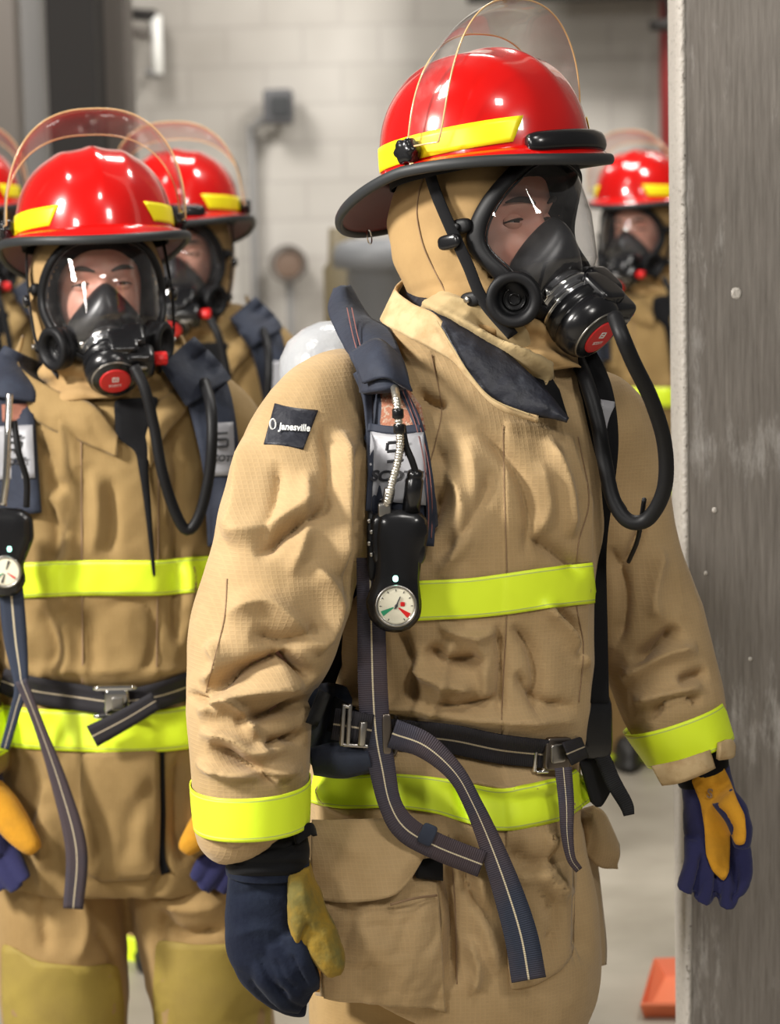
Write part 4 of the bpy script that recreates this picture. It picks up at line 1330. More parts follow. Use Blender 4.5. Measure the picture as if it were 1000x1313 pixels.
sheet('wrist_tab', [(836, 982, -.02), (870, 975, -.045), (898, 966, -.04), (908, 962, -.02)], [(850, 1006, -.02), (872, 1003, -.045), (903, 991, -.045), (915, 985, -.02)], YA, M['collar'], PA, n=30, m=6, th=.006, bulge=.003)
sheet('wrist_tab', [(922, 952, -.02), (935, 948, .0), (941, 956, .03)], [(920, 974, -.02), (936, 972, .0), (940, 968, .03)], YA, M['collar'], PA, n=14, m=6, th=.006, bulge=.003)

# trousers and boots
Vt, Ft = remesh([capsule([(575, 1090, .0, 140, .13), (575, 1180, 0, 150, .14)], YA), capsule([(505, 1140, .0, 98, .12), (500, 1290, .0, 100, .12), (488, 1500, .02, 84, .105), (480, 1760, .05, 84, .10), (478, 1830, .05, 90, .105)], YA),
                 capsule([(640, 1140, .03, 100, .12), (645, 1290, .04, 92, .12), (655, 1480, .10, 84, .105), (650, 1700, .17, 80, .10), (648, 1775, .17, 84, .105)], YA)], .006, 4)
Nt = normals(Vt, Ft)
if (Nt * (Vt - Vt.mean(0))).sum() < 0: Nt = -Nt
Vt = sculpt(Vt, Nt, [([(560, 1260), (570, 1300), (560, 1400)], 14, -12), ([(700, 1262), (690, 1290), (700, 1340)], 10, -8)], YA, noise=.005, seed=14, k=22)
mesh_obj('turnout_trousers', Vt, Ft, M['trouser'], PA)


def boots(person, spots):
    """spots: (x, y, yaw) on the floor"""
    for x, y, yaw in spots:
        c = np.array([x, y, 0.]); ya = math.radians(yaw)
        f = np.array([math.sin(ya), -math.cos(ya), 0]); s = np.array([math.cos(ya), math.sin(ya), 0])
        rows = []
        for z, b, fr, w in ((0.0, .085, .195, .050), (.018, .088, .20, .054), (.022, .080, .19, .048), (.05, .078, .185, .050), (.08, .075, .15, .050), (.11, .072, .08, .052), (.16, .070, .065, .054), (.28, .072, .070, .060)):
            th = np.linspace(0, 2 * math.pi, 36, endpoint=False)
            cc = np.cos(th); L = np.where(cc > 0, fr, b)
            rows.append(c + (cc * L)[:, None] * f + (np.sin(th) * w)[:, None] * s + np.array([0, 0, z + .001]))
        V, F, _ = grid(np.array(rows), cv=True, caps=True)
        mesh_obj('boot', V, F, M['boot'], person)


p0 = W(478, 1830, YA + .05); p1 = W(648, 1775, YA + .17)
boots(PA, [(p0[0], p0[1] - .02, 40), (p1[0], p1[1] - .02, 45)])


# ------------------------------------------------------------------ gloves
def glove(person, Y, parts, voxel, mat, seed, name='work_glove', noise=.0016, strokes=()):
    V, F = remesh([capsule(p, Y, 36, 30, 2.3) for p in parts], voxel, 2)
    N = normals(V, F)
    if (N * (V - V.mean(0))).sum() < 0: N = -N
    V = sculpt(V, N, strokes, Y, noise=noise, seed=seed, k=60)
    o = mesh_obj(name, V, F, mat, person)
    return o, bvh_of(V, F)


# near glove: back of the hand towards us, fingers curling in at the lower right
g_near = [
    [(343, 1108, -.24, 50, .052), (342, 1135, -.24, 51, .050), (341, 1175, -.245, 53, .046), (343, 1210, -.25, 52, .043), (352, 1236, -.25, 44, .040)],
    [(316, 1195, -.25, 22, .026), (322, 1235, -.255, 22, .026), (346, 1266, -.25, 20, .023), (372, 1284, -.235, 17, .019), (392, 1288, -.22, 14, .016)],
    [(336, 1205, -.265, 22, .024), (345, 1246, -.275, 21, .025), (364, 1274, -.27, 18, .021), (388, 1286, -.25, 14, .018)],
    [(358, 1205, -.275, 21, .023), (368, 1244, -.285, 19, .022), (382, 1268, -.28, 16, .019), (398, 1278, -.26, 13, .016)],
    [(376, 1195, -.28, 18, .021), (386, 1232, -.29, 16, .020), (396, 1256, -.285, 13, .016), (400, 1270, -.27, 11, .014)],
]
gn, BGN = glove(PA, YA, g_near, .0028, M['glove_navy'], 31, strokes=[([(330, 1225), (350, 1262), (372, 1280)], 5, -5), ([(352, 1228), (366, 1258), (386, 1275)], 5, -5), ([(372, 1222), (384, 1250), (396, 1268)], 4, -5), ([(300, 1200), (340, 1190), (380, 1205)], 8, 3), ([(295, 1150), (340, 1142), (370, 1150)], 9, -3)])
th_parts = [[(382, 1110, -.252, 17, .046), (386, 1140, -.262, 22, .046), (396, 1175, -.27, 25, .036), (412, 1205, -.28, 23, .028), (425, 1232, -.285, 17, .022), (431, 1248, -.285, 11, .015)],
            [(380, 1116, -.262, 14, .038), (381, 1150, -.272, 15, .037), (386, 1190, -.278, 14, .032), (386, 1222, -.275, 9, .022)]]
V, F = remesh([capsule(p, YA, 36, 30, 2.3) for p in th_parts], .0028, 2)
N = normals(V, F)
if (N * (V - V.mean(0))).sum() < 0: N = -N
V = sculpt(V, N, [([(398, 1180), (388, 1205), (384, 1222)], 5, -8), ([(384, 1120), (392, 1160), (404, 1200)], 8, 3)], YA, noise=.0022, seed=5, k=55)
mesh_obj('thumb_leather', V, F, M['leather_o'], gn, label='olive gold suede thumb and palm edge')
sheet('palm_piece', [(398, 1236, -.27), (404, 1262, -.26)], [(408, 1240, -.25), (406, 1272, -.24)], YA, M['leather_y'], gn, n=10, m=5, th=.008, bulge=.006)
# cuff hem
V, F, _ = grid(tube([(343, 1104, -.24, 53, .056), (343, 1110, -.24, 54, .057), (343, 1118, -.24, 53, .056)], YA, 14, 60), cv=True)
mesh_obj('glove_hem', V, F, M['glove_navy'], gn, solid=.002)

# far glove: palm towards us
g_far = [
    [(902, 985, .055, 33, .038), (908, 1015, .05, 34, .036), (915, 1050, .045, 38, .033), (922, 1085, .04, 39, .030), (926, 1110, .035, 34, .026)],
    [(895, 1075, .03, 17, .019), (893, 1105, .01, 16, .019), (884, 1128, -.01, 14, .018), (877, 1142, -.03, 10, .014)],
    [(908, 1090, .03, 17, .020), (909, 1122, .005, 16, .020), (904, 1145, -.015, 14, .018), (899, 1156, -.03, 10, .014)],
    [(926, 1095, .03, 17, .020), (933, 1125, .01, 15, .020), (934, 1148, -.01, 13, .017), (931, 1163, -.02, 9, .013)],
    [(944, 1080, .04, 16, .020), (952, 1108, .02, 13, .019), (950, 1130, .0, 12, .016), (944, 1145, -.01, 9, .013)],
    [(925, 1020, .0, 17, .022), (942, 1042, -.02, 17, .021), (950, 1068, -.03, 14, .019), (950, 1086, -.035, 11, .015)],
]
gf, BGF = glove(PA, YA, g_far, .0028, M['glove_blue'], 33, strokes=[([(901, 1092), (898, 1125), (890, 1152)], 4, -14), ([(920, 1110), (920, 1140), (915, 1165)], 4, -14), ([(940, 1100), (943, 1130), (940, 1160)], 4, -12), ([(875, 1080), (890, 1072), (900, 1068)], 6, -3)])
patch('palm_leather', [(886, 1000), (905, 990), (926, 980), (936, 1000), (945, 1025), (955, 1045), (957, 1070), (955, 1083), (943, 1084), (936, 1068), (936, 1090), (935, 1118), (928, 1131), (914, 1118), (905, 1095), (903, 1060), (898, 1030)], BGF, YA, M['leather_y'], gf, off=.0065, step=4, th=.004, bulge=.001, bw=6, sm=3, label='gold suede palm')
px_text('glove_mark', 'S', 910, 1018, YA, 12, M['stitch'], gf, ang=-.2, bvh=BGF, off=.0118, bold=.0005)
# ------------------------------------------------------------------ air pack of the foremost firefighter
def ybv(bvh, x, y, d=0.0):
    v = cast(bvh, x, y, None)
    return v if v is not None else d


KA = empty('air_pack', (0.0, YA + .3, .9), 'navy harness and silver air cylinder worn by the foremost firefighter', 'air pack', 'air packs')
# cylinder behind the shoulder
c0 = W(432, 487, YA + .42)
V, F = cyl(c0 + np.array([.02, .02, -.46]), c0 + np.array([-.015, .0, .088]), .08, m=48,
           prof=[(0, .02), (.02, .05), (.06, .07), (.12, .078), (.86, .078), (.91, .074), (.955, .060), (.985, .036), (1, .012)])
cylo = mesh_obj('cylinder', V, F, M['composite'], KA, label='silver fibre-wrapped cylinder')
V, F = cyl(c0 + np.array([.02, .02, -.49]), c0 + np.array([.02, .02, -.44]), .024, m=24)
mesh_obj('cylinder_valve', V, F, M['steel'], cylo)
# back frame
V, F = rbox(W(470, 760, YA + .255), (.10, .022, .27), ex=5)
mesh_obj('back_frame', V, F, M['blackp'], KA)

# padded shoulder strap
SP = [(470, 470, 40), (488, 505, 50), (505, 560, 74), (512, 620, 82), (513, 690, 84)]
sh = ribbon('shoulder_strap', SP, BJ, YA, M['navy'], KA, off=.012, n=70, m=11, sm=6, smc=1, th=.010, curl=.004)
# part over the shoulder, standing up in a loop at the back
sheet('strap_loop', [(432, 372, .15), (424, 402, .10), (440, 440, .0), (462, 478, -.105), (466, 505, -.135)],
      [(445, 368, .16), (470, 408, .10), (500, 428, .0), (514, 462, -.125), (522, 496, -.160)], YA, M['navy'], KA, n=50, m=14, th=.012, bulge=.028, wav=.003, seed=9)
sheet('strap_flap', [(452, 452, -.095), (484, 436, -.11), (512, 458, -.13)], [(466, 492, -.158), (496, 485, -.185), (528, 502, -.175)], YA, M['navy'], KA, n=30, m=16, th=.006, bulge=.014)
for pts in ([(445, 395, 1.4, .06), (455, 440, 1.4, -.055), (474, 500, 1.4, -.158)], [(451, 395, 1.4, .06), (461, 440, 1.4, -.06), (480, 500, 1.4, -.163)]):
    ribbon('stitch_line', pts, None, YA, M['stitch_red'], sh, n=30, m=3, th=.0008, off=.0)


def onstrap(pts, o): return pts


BS_V, BS_F = join([(np.array([v.co[:] for v in sh.data.vertices]), [list(p.vertices) for p in sh.data.polygons])])
B_S = bvh_of(BS_V, BS_F)
# open mesh window, label, edges
patch('mesh_panel', [(484, 496), (522, 496), (540, 520), (546, 552), (520, 552), (488, 550)], B_S, YA, pbr('rust_spacer_mesh', (.36, .14, .08, 1), .8, bump=(400, 1, .002), var=(160, (.42, .30, .22, 1), .5, .6)), sh, off=.0150, step=5, th=.001, round_=0, label='rust and grey spacer mesh')
ribbon('edge_binding', [(516, 500, 10), (536, 545, 12), (547, 600, 13), (552, 650, 13), (550, 700, 13)], B_S, YA, M['navy'], sh, off=.0165, n=40, m=5, sm=2, th=.003)
ribbon('edge_binding', [(470, 500, 12), (474, 550, 10), (474, 600, 6), (471, 655, 5)], B_S, YA, M['navy'], sh, off=.0165, n=40, m=5, sm=2, th=.003)
for a_ in (515, 520):
    ribbon('stitch_line', [(a_, 498, 1.2), (a_ + 18, 545, 1.2), (a_ + 30, 600, 1.2), (a_ + 34, 650, 1.2), (a_ + 33, 690, 1.2)], B_S, YA, M['stitch_red'], sh, off=.0205, n=40, m=3, sm=2, th=.0008)
ribbon('webbing_bar', [(472, 548, 10), (505, 552, 10), (540, 550, 10)], B_S, YA, M['navy'], sh, off=.0180, n=24, m=5, sm=1, th=.003)
lab = patch('grey_label', [(475, 552), (512, 556), (543, 554), (547, 600), (546, 648), (505, 644), (471, 640), (474, 595)], B_S, YA, M['grey_label'], sh, off=.0205, step=6, th=.0015, round_=0, label='grey reflective label with dark lettering')
px_text('lettering', 'SCOTT', 507, 611, YA, 13, M['ink'], lab, ang=-.02, shear=.25, bvh=B_S, off=.0232, sx=1.12, bold=.0007)
oy = ybv(B_S, 512, 580) - .0236
for (ax0, ay0, ax1, ay1) in ((497, 568, 521, 566), (497, 568, 496, 578), (496, 579, 521, 577), (521, 577, 521, 589), (521, 590, 496, 592)):
    a = W(ax0, ay0, oy); b = W(ax1, ay1, oy)
    V, F = cyl(a, b, .0022, m=8); V[:, 1] = (V[:, 1] - oy) * .25 + oy
    mesh_obj('label_mark', V, F, M['ink'], lab)
# braided steel gauge hose
hp = cr(np.array([(505, 494, -.165), (508, 510, -.222), (511, 540, -.230), (513, 570, -.233), (510, 592, -.233), (503, 618, -.232), (498, 640, -.230), (494, 652, -.222)]), 150)
Cc = W(hp[:, 0], hp[:, 1], YA + hp[:, 2])
rr_ = .0048 * (1 + .10 * np.sign(np.sin(np.arange(150) * 1.9)))
V, F = pipe3(Cc, rr_, m=14)
gh = mesh_obj('braided_gauge_hose', V, F, pbr('braided_steel', (.62, .59, .52, 1), .3, metal=.9, bump=(500, .6, .001)), KA)
for y0 in (530, 550):
    i = int(np.argmin(abs(hp[:, 1] - y0))); V, F = cyl(Cc[i] + [0, 0, .006], Cc[i] - [0, 0, .006], .0075, m=16)
    mesh_obj('clip', V, F, M['blackp'], gh)
V, F = cyl(W(500, 626, YA - .225), W(496, 645, YA - .224), .0072, m=6); mesh_obj('ferrule', V, F, M['steel'], gh)
V, F = rbox(W(493, 654, YA - .222), (.0085, .008, .010), ex=6); mesh_obj('hose_nut', V, F, M['steel'], gh)
# rubber cable and sounder
V, F = pxpipe([(516, 545, -.222), (520, 570, -.224), (528, 590, -.226), (533, 605, -.226)], YA, 4.2, 40); mesh_obj('cable', V, F, M['black'], KA)
V, F = cyl(W(533, 602, YA - .224), W(527, 655, YA - .220), .0105, m=24, prof=[(0, .006), (.04, .0095), (.15, .0105), (.2, .0095), (.25, .0115), (1, .0115)]); mesh_obj('alarm_sounder', V, F, M['blackp'], KA)

# console and gauge
ZG = YA - .226
out = [(481, 664), (478, 690), (480, 720), (478, 745), (468, 772), (474, 795), (488, 808), (507, 812), (526, 807), (539, 792), (541, 775), (537, 745), (541, 715), (549, 690), (549, 668), (540, 657), (515, 653), (492, 655)]
cons = patch('gauge_console', out, None, ZG, M['blackp'], KA, off=0, step=4, th=.030, bulge=.012, bw=9, dy=0, round_=2)
V, F = rbox(W(510, 690, ZG + .012), (.036, .018, .036), ex=5); mesh_obj('console_back', V, F, M['blackp'], cons)
V, F = rbox(W(476, 700, ZG + .010), (.006, .012, .045), ex=3); mesh_obj('console_side', V, F, M['black'], cons)
for i, y0 in enumerate((668, 682, 697, 711)):
    V, F = rbox(W(473 + (i % 2) * 3, y0, ZG - .004), (.0022, .002, .003), ex=2.5, m=10, n=6); mesh_obj('screw', V, F, M['steel'], cons)
g0 = W(508, 777, ZG - .014); gn_ = np.array([-.05, -1, .12]); gn_ /= np.linalg.norm(gn_)
V, F = cyl(g0 + gn_ * -.006, g0 + gn_ * .0035, .0265, m=48, prof=[(0, .026), (.9, .0268), (1, .0255), (1, .0240), (.55, .0232)]); gz = mesh_obj('gauge', V, F, M['steel'], cons)
V, F = cyl(g0 - gn_ * .001, g0 + gn_ * .0012, .0232, m=48); dial = mesh_obj('dial', V, F, pbr('cream_dial', (.78, .74, .58, 1), .5), gz, label='cream dial with red and green marks')
ge = np.cross([0, 0, 1.], gn_); ge = -ge / np.linalg.norm(ge)
if ge[0] < 0: ge = -ge
gu = np.cross(gn_, ge)
if gu[2] < 0: gu = -gu


def dp(r, deg, o=.0016):
    a = math.radians(deg)  # clockwise from the top
    return g0 + gn_ * o + r * (ge * math.sin(a) + gu * math.cos(a))


def wedge(name, a0, a1, r0, r1, mat):
    ks = np.linspace(a0, a1, 8)
    V = [dp(r0, k) for k in ks] + [dp(r1, k) for k in ks]
    F = [(i, i + 1, 9 + i, 8 + i) for i in range(7)]
    mesh_obj(name, V, F, mat, gz, solid=.0004, smooth=False)


wedge('green_sector', 232, 252, .004, .0205, pbr('dial_green', (.02, .30, .14, 1), .5))
wedge('red_sector', 118, 138, .004, .0205, M['redp'])
for dg_ in range(-150, 151, 30):
    if dg_ in (-120, 120): continue
    V, F = cyl(dp(.0185, dg_), dp(.0212, dg_), .0005, m=6); mesh_obj('tick_mark', V, F, M['ink'], gz)
V, F = cyl(dp(.004, 205, .0026), dp(.013, 25, .0026), .0011, .0007, m=8); mesh_obj('needle', V, F, M['ink'], gz)
V, F = cyl(dp(0, 0, .001), dp(0, 0, .0034), .002, m=12); mesh_obj('needle_hub', V, F, M['ink'], gz)
V, F = join([cyl(dp(.009, a1, .0018), dp(.009, a2, .0018), .0005, m=6) for a1, a2 in ((60, 80), (80, 60))] + [rbox(dp(.0085, 75, .0018), (.0028, .0004, .0028), ex=8, m=12, n=6)])
mesh_obj('dial_mark', V, F, M['redp'], gz)
V, F = cyl(g0 + gn_ * .0040, g0 + gn_ * .0046, .0232, m=40); mesh_obj('dial_glass', V, F, M['glass'], gz)
gm = NT('green_white_lamp'); em = gm.n('ShaderNodeEmission'); em.inputs[0].default_value = (.45, 1, .80, 1); em.inputs[1].default_value = 4; gm.l(em.outputs[0], gm.out.inputs[0])
V, F = rbox(W(507, 742, ZG - .013), (.0035, .003, .0040), ex=2.5, m=14, n=8); mesh_obj('indicator_lamp', V, F, gm.m, cons, label='lit green-white indicator lamp')

# chest webbing down from the console, past the belt
ribbon('pull_strap', [(474, 715, 34, -.205), (476, 800, 36, -.208), (478, 880, 38, -.210), (482, 940, 38, -.212), (490, 985, 34, -.214), (500, 1030, 30, -.222), (520, 1062, 34, -.228), (560, 1085, 34, -.228), (618, 1108, 34, -.215)],
       None, YA, M['web'], KA, off=0, n=140, m=5, th=.0022)
V, F = rbox(W(548, 1070, YA - .233), (.010, .003, .014), R=np.array(Matrix.Rotation(math.radians(25), 3, 'Y')), ex=5); mesh_obj('strap_keeper', V, F, M['navy'], KA)
# waist belt
ribbon('waist_belt', [(436, 930, 40), (470, 938, 38), (520, 942, 38), (580, 948, 38), (640, 960, 38), (702, 967, 37)], BJ, YA, M['web_dark'], KA, off=.012, n=80, m=5, sm=10, smc=2, th=.0026)
ribbon('waist_belt', [(726, 967, 32, -.150), (738, 962, 30, -.125), (748, 958, 28, -.09)], None, YA, M['web_dark'], KA, off=0, n=16, m=5, th=.0026)
ribbon('belt_tail', [(503, 940, 38, -.218), (545, 956, 33, -.224), (583, 990, 25, -.222), (606, 1030, 24, -.218), (628, 1080, 30, -.214), (650, 1140, 38, -.212), (668, 1200, 43, -.212), (678, 1256, 45, -.212)],
       None, YA, M['web'], KA, off=0, n=110, m=5, th=.0022)
ribbon('adjuster_webbing', [(428, 928, 40, -.205), (455, 932, 40, -.215), (476, 936, 40, -.212)], None, YA, M['web_dark'], KA, off=0, n=16, m=5, th=.003)
for x_ in (441, 449, 466):
    V, F = cyl(W(x_, 903 if x_ != 466 else 925, YA - .222), W(x_ - 3, 956, YA - .222), .0030 if x_ != 466 else .0055, m=12); mesh_obj('adjuster_bar', V, F, M['steel'], KA)
for y_ in (905, 955):
    V, F = cyl(W(440, y_, YA - .222), W(472 if y_ > 930 else 450, y_ + 2, YA - .222), .0028, m=10); mesh_obj('adjuster_bar', V, F, M['steel'], KA)
sheet('hip_pad_edge', [(400, 962, -.17), (430, 955, -.195), (470, 958, -.20)], [(405, 990, -.175), (440, 994, -.20), (478, 985, -.205)], YA, M['navy'], KA, n=30, m=8, th=.012, bulge=.012)
# slides on the belt
for (x, y, w_, h_, o_) in ((500, 940, 15, 54, 0),):
    yy = min(ybv(BJ, x, y, YA), YA + .0) - .020 - (.010 if x > 490 else 0)
    rim = [W(x + a, y + b, yy) for a, b in ((-w_ / 2, -h_ / 2), (w_ / 2, -h_ / 2 + 2), (w_ / 2, h_ / 2), (-w_ / 2, h_ / 2 - 2))]
    V, F = pipe3(np.array([r for k in range(4) for r in (rim[k] * .9 + rim[(k + 1) % 4] * .1, rim[k] * .1 + rim[(k + 1) % 4] * .9)]), .0034, closed=True, m=10)
    mesh_obj('belt_slide', V, F, M['brown_buckle'], KA)
V, F = rbox(W(496, 941, YA - .212), (.006, .004, .027), ex=5); mesh_obj('belt_slide', V, F, M['brown_buckle'], KA)
# press-button buckle
yb_ = min(ybv(BJ, 690, 966, YA - .15), ybv(BJ, 712, 966, YA - .15)) - .022
V, F = rbox(W(714, 966, yb_), (.020, .006, .022), R=np.array(Matrix.Rotation(math.radians(28), 3, 'Z') @ Matrix.Rotation(math.radians(6), 3, 'Y')), ex=7); bk = mesh_obj('buckle', V, F, M['brown_buckle'], KA)
V, F = rbox(W(715, 966, yb_ - .007), (.011, .003, .0125), R=np.array(Matrix.Rotation(math.radians(28), 3, 'Z')), ex=7); mesh_obj('buckle_button', V, F, M['steel'], bk)
for x, r in ((688, .0030), (700, .0026)):
    V, F = cyl(W(x + 1, 946, yb_ - .003), W(x - 3, 990, yb_ - .003), r, m=12); mesh_obj('buckle_bar', V, F, M['chrome'], bk)
V, F = cyl(W(688, 990, yb_ - .003), W(703, 989, yb_ - .003), .003, m=12); mesh_obj('buckle_bar', V, F, M['chrome'], bk)
# hanging end by the buckle
ribbon('belt_tail', [(722, 984, 22, -.165), (726, 1030, 20, -.165), (727, 1070, 16, -.17), (732, 1100, 12, -.17), (742, 1115, 10, -.165)], None, YA, M['web'], KA, off=0, n=40, m=5, th=.0022)
# padded hip wing
hv = [(398, 880), (420, 874), (446, 880), (455, 900), (470, 925), (474, 975), (478, 986), (440, 992), (405, 990), (392, 970), (388, 925)]
patch('hip_pad', hv, BJ, YA, M['navy'], KA, off=.010, step=7, th=.012, bulge=.012, bw=12, sm=6)
ribbon('hip_strap', [(400, 905, 46), (425, 915, 44), (448, 925, 40)], BJ, YA, M['blackcloth'], KA, off=.034, n=20, m=5, sm=3, th=.004)
# dark strap between the arm and the flank
ribbon('side_strap', [(463, 700, 20, -.12), (452, 760, 22, -.10), (436, 820, 24, -.09), (415, 880, 26, -.08)], None, YA, M['blackcloth'], KA, n=30, m=5, th=.004, off=0)
# far side harness
ribbon('shoulder_strap', [(742, 452, 40, -.02), (762, 500, 44, -.06), (772, 560, 40, -.075), (772, 620, 30, -.07), (766, 700, 22, -.05), (767, 800, 22, -.05), (768, 900, 24, -.06)], None, YA, M['blackcloth'], KA, off=0, n=80, m=7, th=.012)
sheet('grey_label', [(770, 512, -.085), (788, 515, -.08)], [(776, 606, -.09), (782, 604, -.085)], YA, M['grey_label'], KA, n=6, m=8, th=.002)
V, F = rbox(W(760, 930, YA - .05), (.026, .02, .045), ex=5); mesh_obj('hip_box', V, F, M['blackp'], KA)
sheet('hip_strap', [(742, 975, -.06), (768, 972, -.05), (785, 975, -.04)], [(758, 1028, -.06), (770, 1034, -.05), (790, 1000, -.04)], YA, M['web_black'], KA, n=12, m=10, th=.004)
ribbon('strap_end', [(768, 960, 20, -.06), (785, 1000, 20, -.065), (802, 1030, 18, -.07), (806, 1044, 14, -.07)], None, YA, M['web_black'], KA, off=0, n=30, m=5, th=.005)
# breathing hose
hpts = [(788, 405, -.235), (798, 432, -.26), (812, 465, -.25), (836, 515, -.22), (852, 570, -.19), (852, 625, -.17), (832, 664, -.15), (806, 668, -.14), (786, 640, -.13), (775, 590, -.12), (766, 540, -.11), (752, 490, -.09), (738, 455, -.04)]
V, F = pxpipe(hpts, YA, 9.5, 120, 18)
mesh_obj('breathing_hose', V, F, M['black'], KA)
V, F = pxpipe([(826, 640, -.15), (818, 690, -.10), (806, 720, -.04)], YA, 3, 30, 8)
mesh_obj('hose_tether', V, F, M['black'], KA)
V, F = pxpipe([(760, 500, -.10), (768, 560, -.11), (780, 620, -.115), (800, 655, -.13)], YA, 5, 40, 10)
mesh_obj('hose_guide', V, F, M['black'], KA)
# ------------------------------------------------------------------ the other firefighters, facing the camera
def front_figure(k, x0, y0, Y, yaw, tilt, lean, label, seed, voxel, vis='full', detail=True, matkey='coat_b', packlabel='', hoff=0):
    """k: size against the second firefighter; (x0, y0): the eyes"""
    T = lambda x, y: ((x - 125) * k + x0, (y - 363 - hoff) * k + y0)

    def TP(pts):
        out = []
        for p in pts:
            a, b = T(p[0], p[1]); out.append((a, b) + tuple(p[2:]))
        return out

    def TT(pts): return [(T(a, b)[0], T(a, b)[1], c, d * k, e) for a, b, c, d, e in pts]

    def TR(pts):
        return [T(p[0], p[1]) + (p[2] * k,) + tuple(p[3:]) for p in pts]
    Mx = head_matrix(x0, y0, Y, yaw, tilt, lean)
    torso = TT([(122, 468, .03, 76, .09), (130, 492, .02, 122, .11), (138, 530, .01, 150, .135), (140, 600, 0, 154, .15), (142, 700, 0, 150, .155), (142, 800, 0, 144, .155), (140, 885, 0, 132, .15), (142, 940, 0, 142, .16), (146, 1030, 0, 152, .165), (148, 1105, 0, 156, .165), (148, 1122, 0, 150, .16)])
    arL = TT([(52, 500, .02, 48, .08), (8, 540, .0, 60, .09), (-25, 610, -.01, 62, .09), (-48, 700, -.03, 62, .088), (-62, 800, -.05, 58, .08), (-58, 890, -.09, 56, .078), (-42, 970, -.13, 52, .07), (-34, 1000, -.14, 44, .06)])
    arR = TT([(222, 500, .02, 48, .08), (268, 540, .0, 60, .09), (300, 610, -.01, 62, .09), (322, 700, -.02, 60, .088), (334, 800, -.03, 56, .08), (332, 890, -.05, 54, .078), (322, 970, -.08, 50, .07), (316, 1000, -.09, 42, .06)])
    lgs = [TT([(80, 1040, 0, 80, .12), (75, 1150, -.02, 86, .125), (80, 1240, -.03, 82, .12), (85, 1320, -.02, 78, .115), (88, 1450, 0, 70, .10), (90, 1560, .02, 74, .10)]),
           TT([(228, 1040, 0, 80, .12), (250, 1150, .0, 84, .125), (268, 1240, .0, 80, .12), (275, 1320, .02, 76, .115), (272, 1450, .06, 70, .10), (268, 1540, .08, 74, .10)])]
    sh = lambda q, f: [(a, b, c, d * f, e * f) for a, b, c, d, e in q]
    c = W(*T(140, 1100), Y)
    R = make_person((c[0], Y, 0), label, Mx, [capsule(sh(torso[1:], .72), Y), capsule(sh(arL[1:], .6), Y), capsule(sh(arR[1:], .6), Y), capsule(sh(lgs[0], .72), Y), capsule(sh(lgs[1], .72), Y)],
                    max(voxel * .7, .004), bits=True)
    hood_mesh(R, Mx, M['hood'], seed=seed, low=-.19, wid=1.0)
    st = []
    r = random.Random(seed)
    if detail:
        st += [([(60, 640), (72, 690), (66, 730)], 9, -9), ([(82, 620), (90, 690), (88, 725)], 8, 8), ([(120, 600), (126, 660), (118, 715)], 10, 8), ([(140, 610), (146, 670), (140, 715)], 8, -8),
               ([(215, 620), (228, 680), (226, 780), (232, 850)], 8, -9), ([(245, 700), (240, 780), (225, 850)], 10, 8), ([(50, 780), (70, 830), (62, 865)], 9, -8), ([(80, 790), (88, 840), (80, 870)], 9, 8),
               ([(110, 780), (120, 840), (116, 868)], 9, -7), ([(130, 780), (170, 770), (196, 790), (190, 850), (150, 862)], 8, -6), ([(190, 1000), (170, 1060), (160, 1110)], 12, -8), ([(120, 960), (150, 980), (190, 1010)], 12, 7),
               ([(30, 960), (50, 1020), (20, 1080)], 14, -9), ([(230, 960), (226, 1040), (236, 1110)], 10, -10), ([(250, 980), (262, 1050), (258, 1110)], 12, 8), ([(60, 520), (90, 560), (100, 620)], 12, 9), ([(40, 560), (64, 590), (70, 640)], 10, -9),
               ([(215, 540), (228, 600), (226, 650)], 9, -8), ([(196, 560), (206, 610), (212, 680)], 8, 7)]
    for _ in range(14):
        x = r.uniform(10, 275); y = r.choice([r.uniform(560, 860), r.uniform(960, 1080)]); dx = r.uniform(-22, 22)
        st.append(([(x, y), (x + dx, y + 35), (x + dx * .4, y + 80)], r.uniform(7, 13), r.choice([-8, 7])))
    for ax in (arL, arR):
        pass
    for (bx, sgn) in ((-55, 1), (325, -1)):
        for _ in range(9):
            y = r.uniform(600, 960); st.append(([(bx - 45, y), (bx, y + r.uniform(-15, 15)), (bx + 45, y + r.uniform(-22, 22))], r.uniform(8, 12), r.choice([-11, 9])))
    st += [([(5, 892), (80, 890), (140, 892), (200, 890), (275, 888)], 14, -12), ([(5, 860), (80, 858), (200, 858), (275, 856)], 10, 6)]
    st = [([T(a, b) for a, b in P], w_ * k, amp) for P, w_, amp in st]
    plate = ([T(a, b) for a, b in [(104, 560), (202, 575), (203, 700), (201, 880), (204, 1124), (104, 1124), (106, 800)]], .004, (-9, .0))
    V, F = remesh([capsule(torso, Y, 80, 70, 2.3), capsule(arL, Y, 60, 48), capsule(arR, Y, 60, 48)], voxel, 6)
    N = normals(V, F)
    if (N * (V - V.mean(0))).sum() < 0: N = -N
    V = sculpt(V, N, st, Y, noise=.005, seed=seed, k=19, plates=[plate], gain=1.8)
    BV = bvh_of(V, F)
    J = mesh_obj('turnout_coat', V, F, M[matkey], R)
    n = 60
    ribbon('reflective_band', TR([(2, 746, 45), (35, 744, 45), (110, 741, 45), (200, 741, 45), (235, 738, 45), (284, 734, 45)]), BV, Y, M['lime'], J, off=.004, n=n, m=7, sm=1, th=.0012)
    ribbon('reflective_band', TR([(0, 930, 52), (50, 935, 52), (140, 938, 54), (204, 937, 54), (245, 932, 54), (284, 926, 52)]), BV, Y, M['lime'], J, off=.004, n=n, m=7, sm=1, th=.0012)
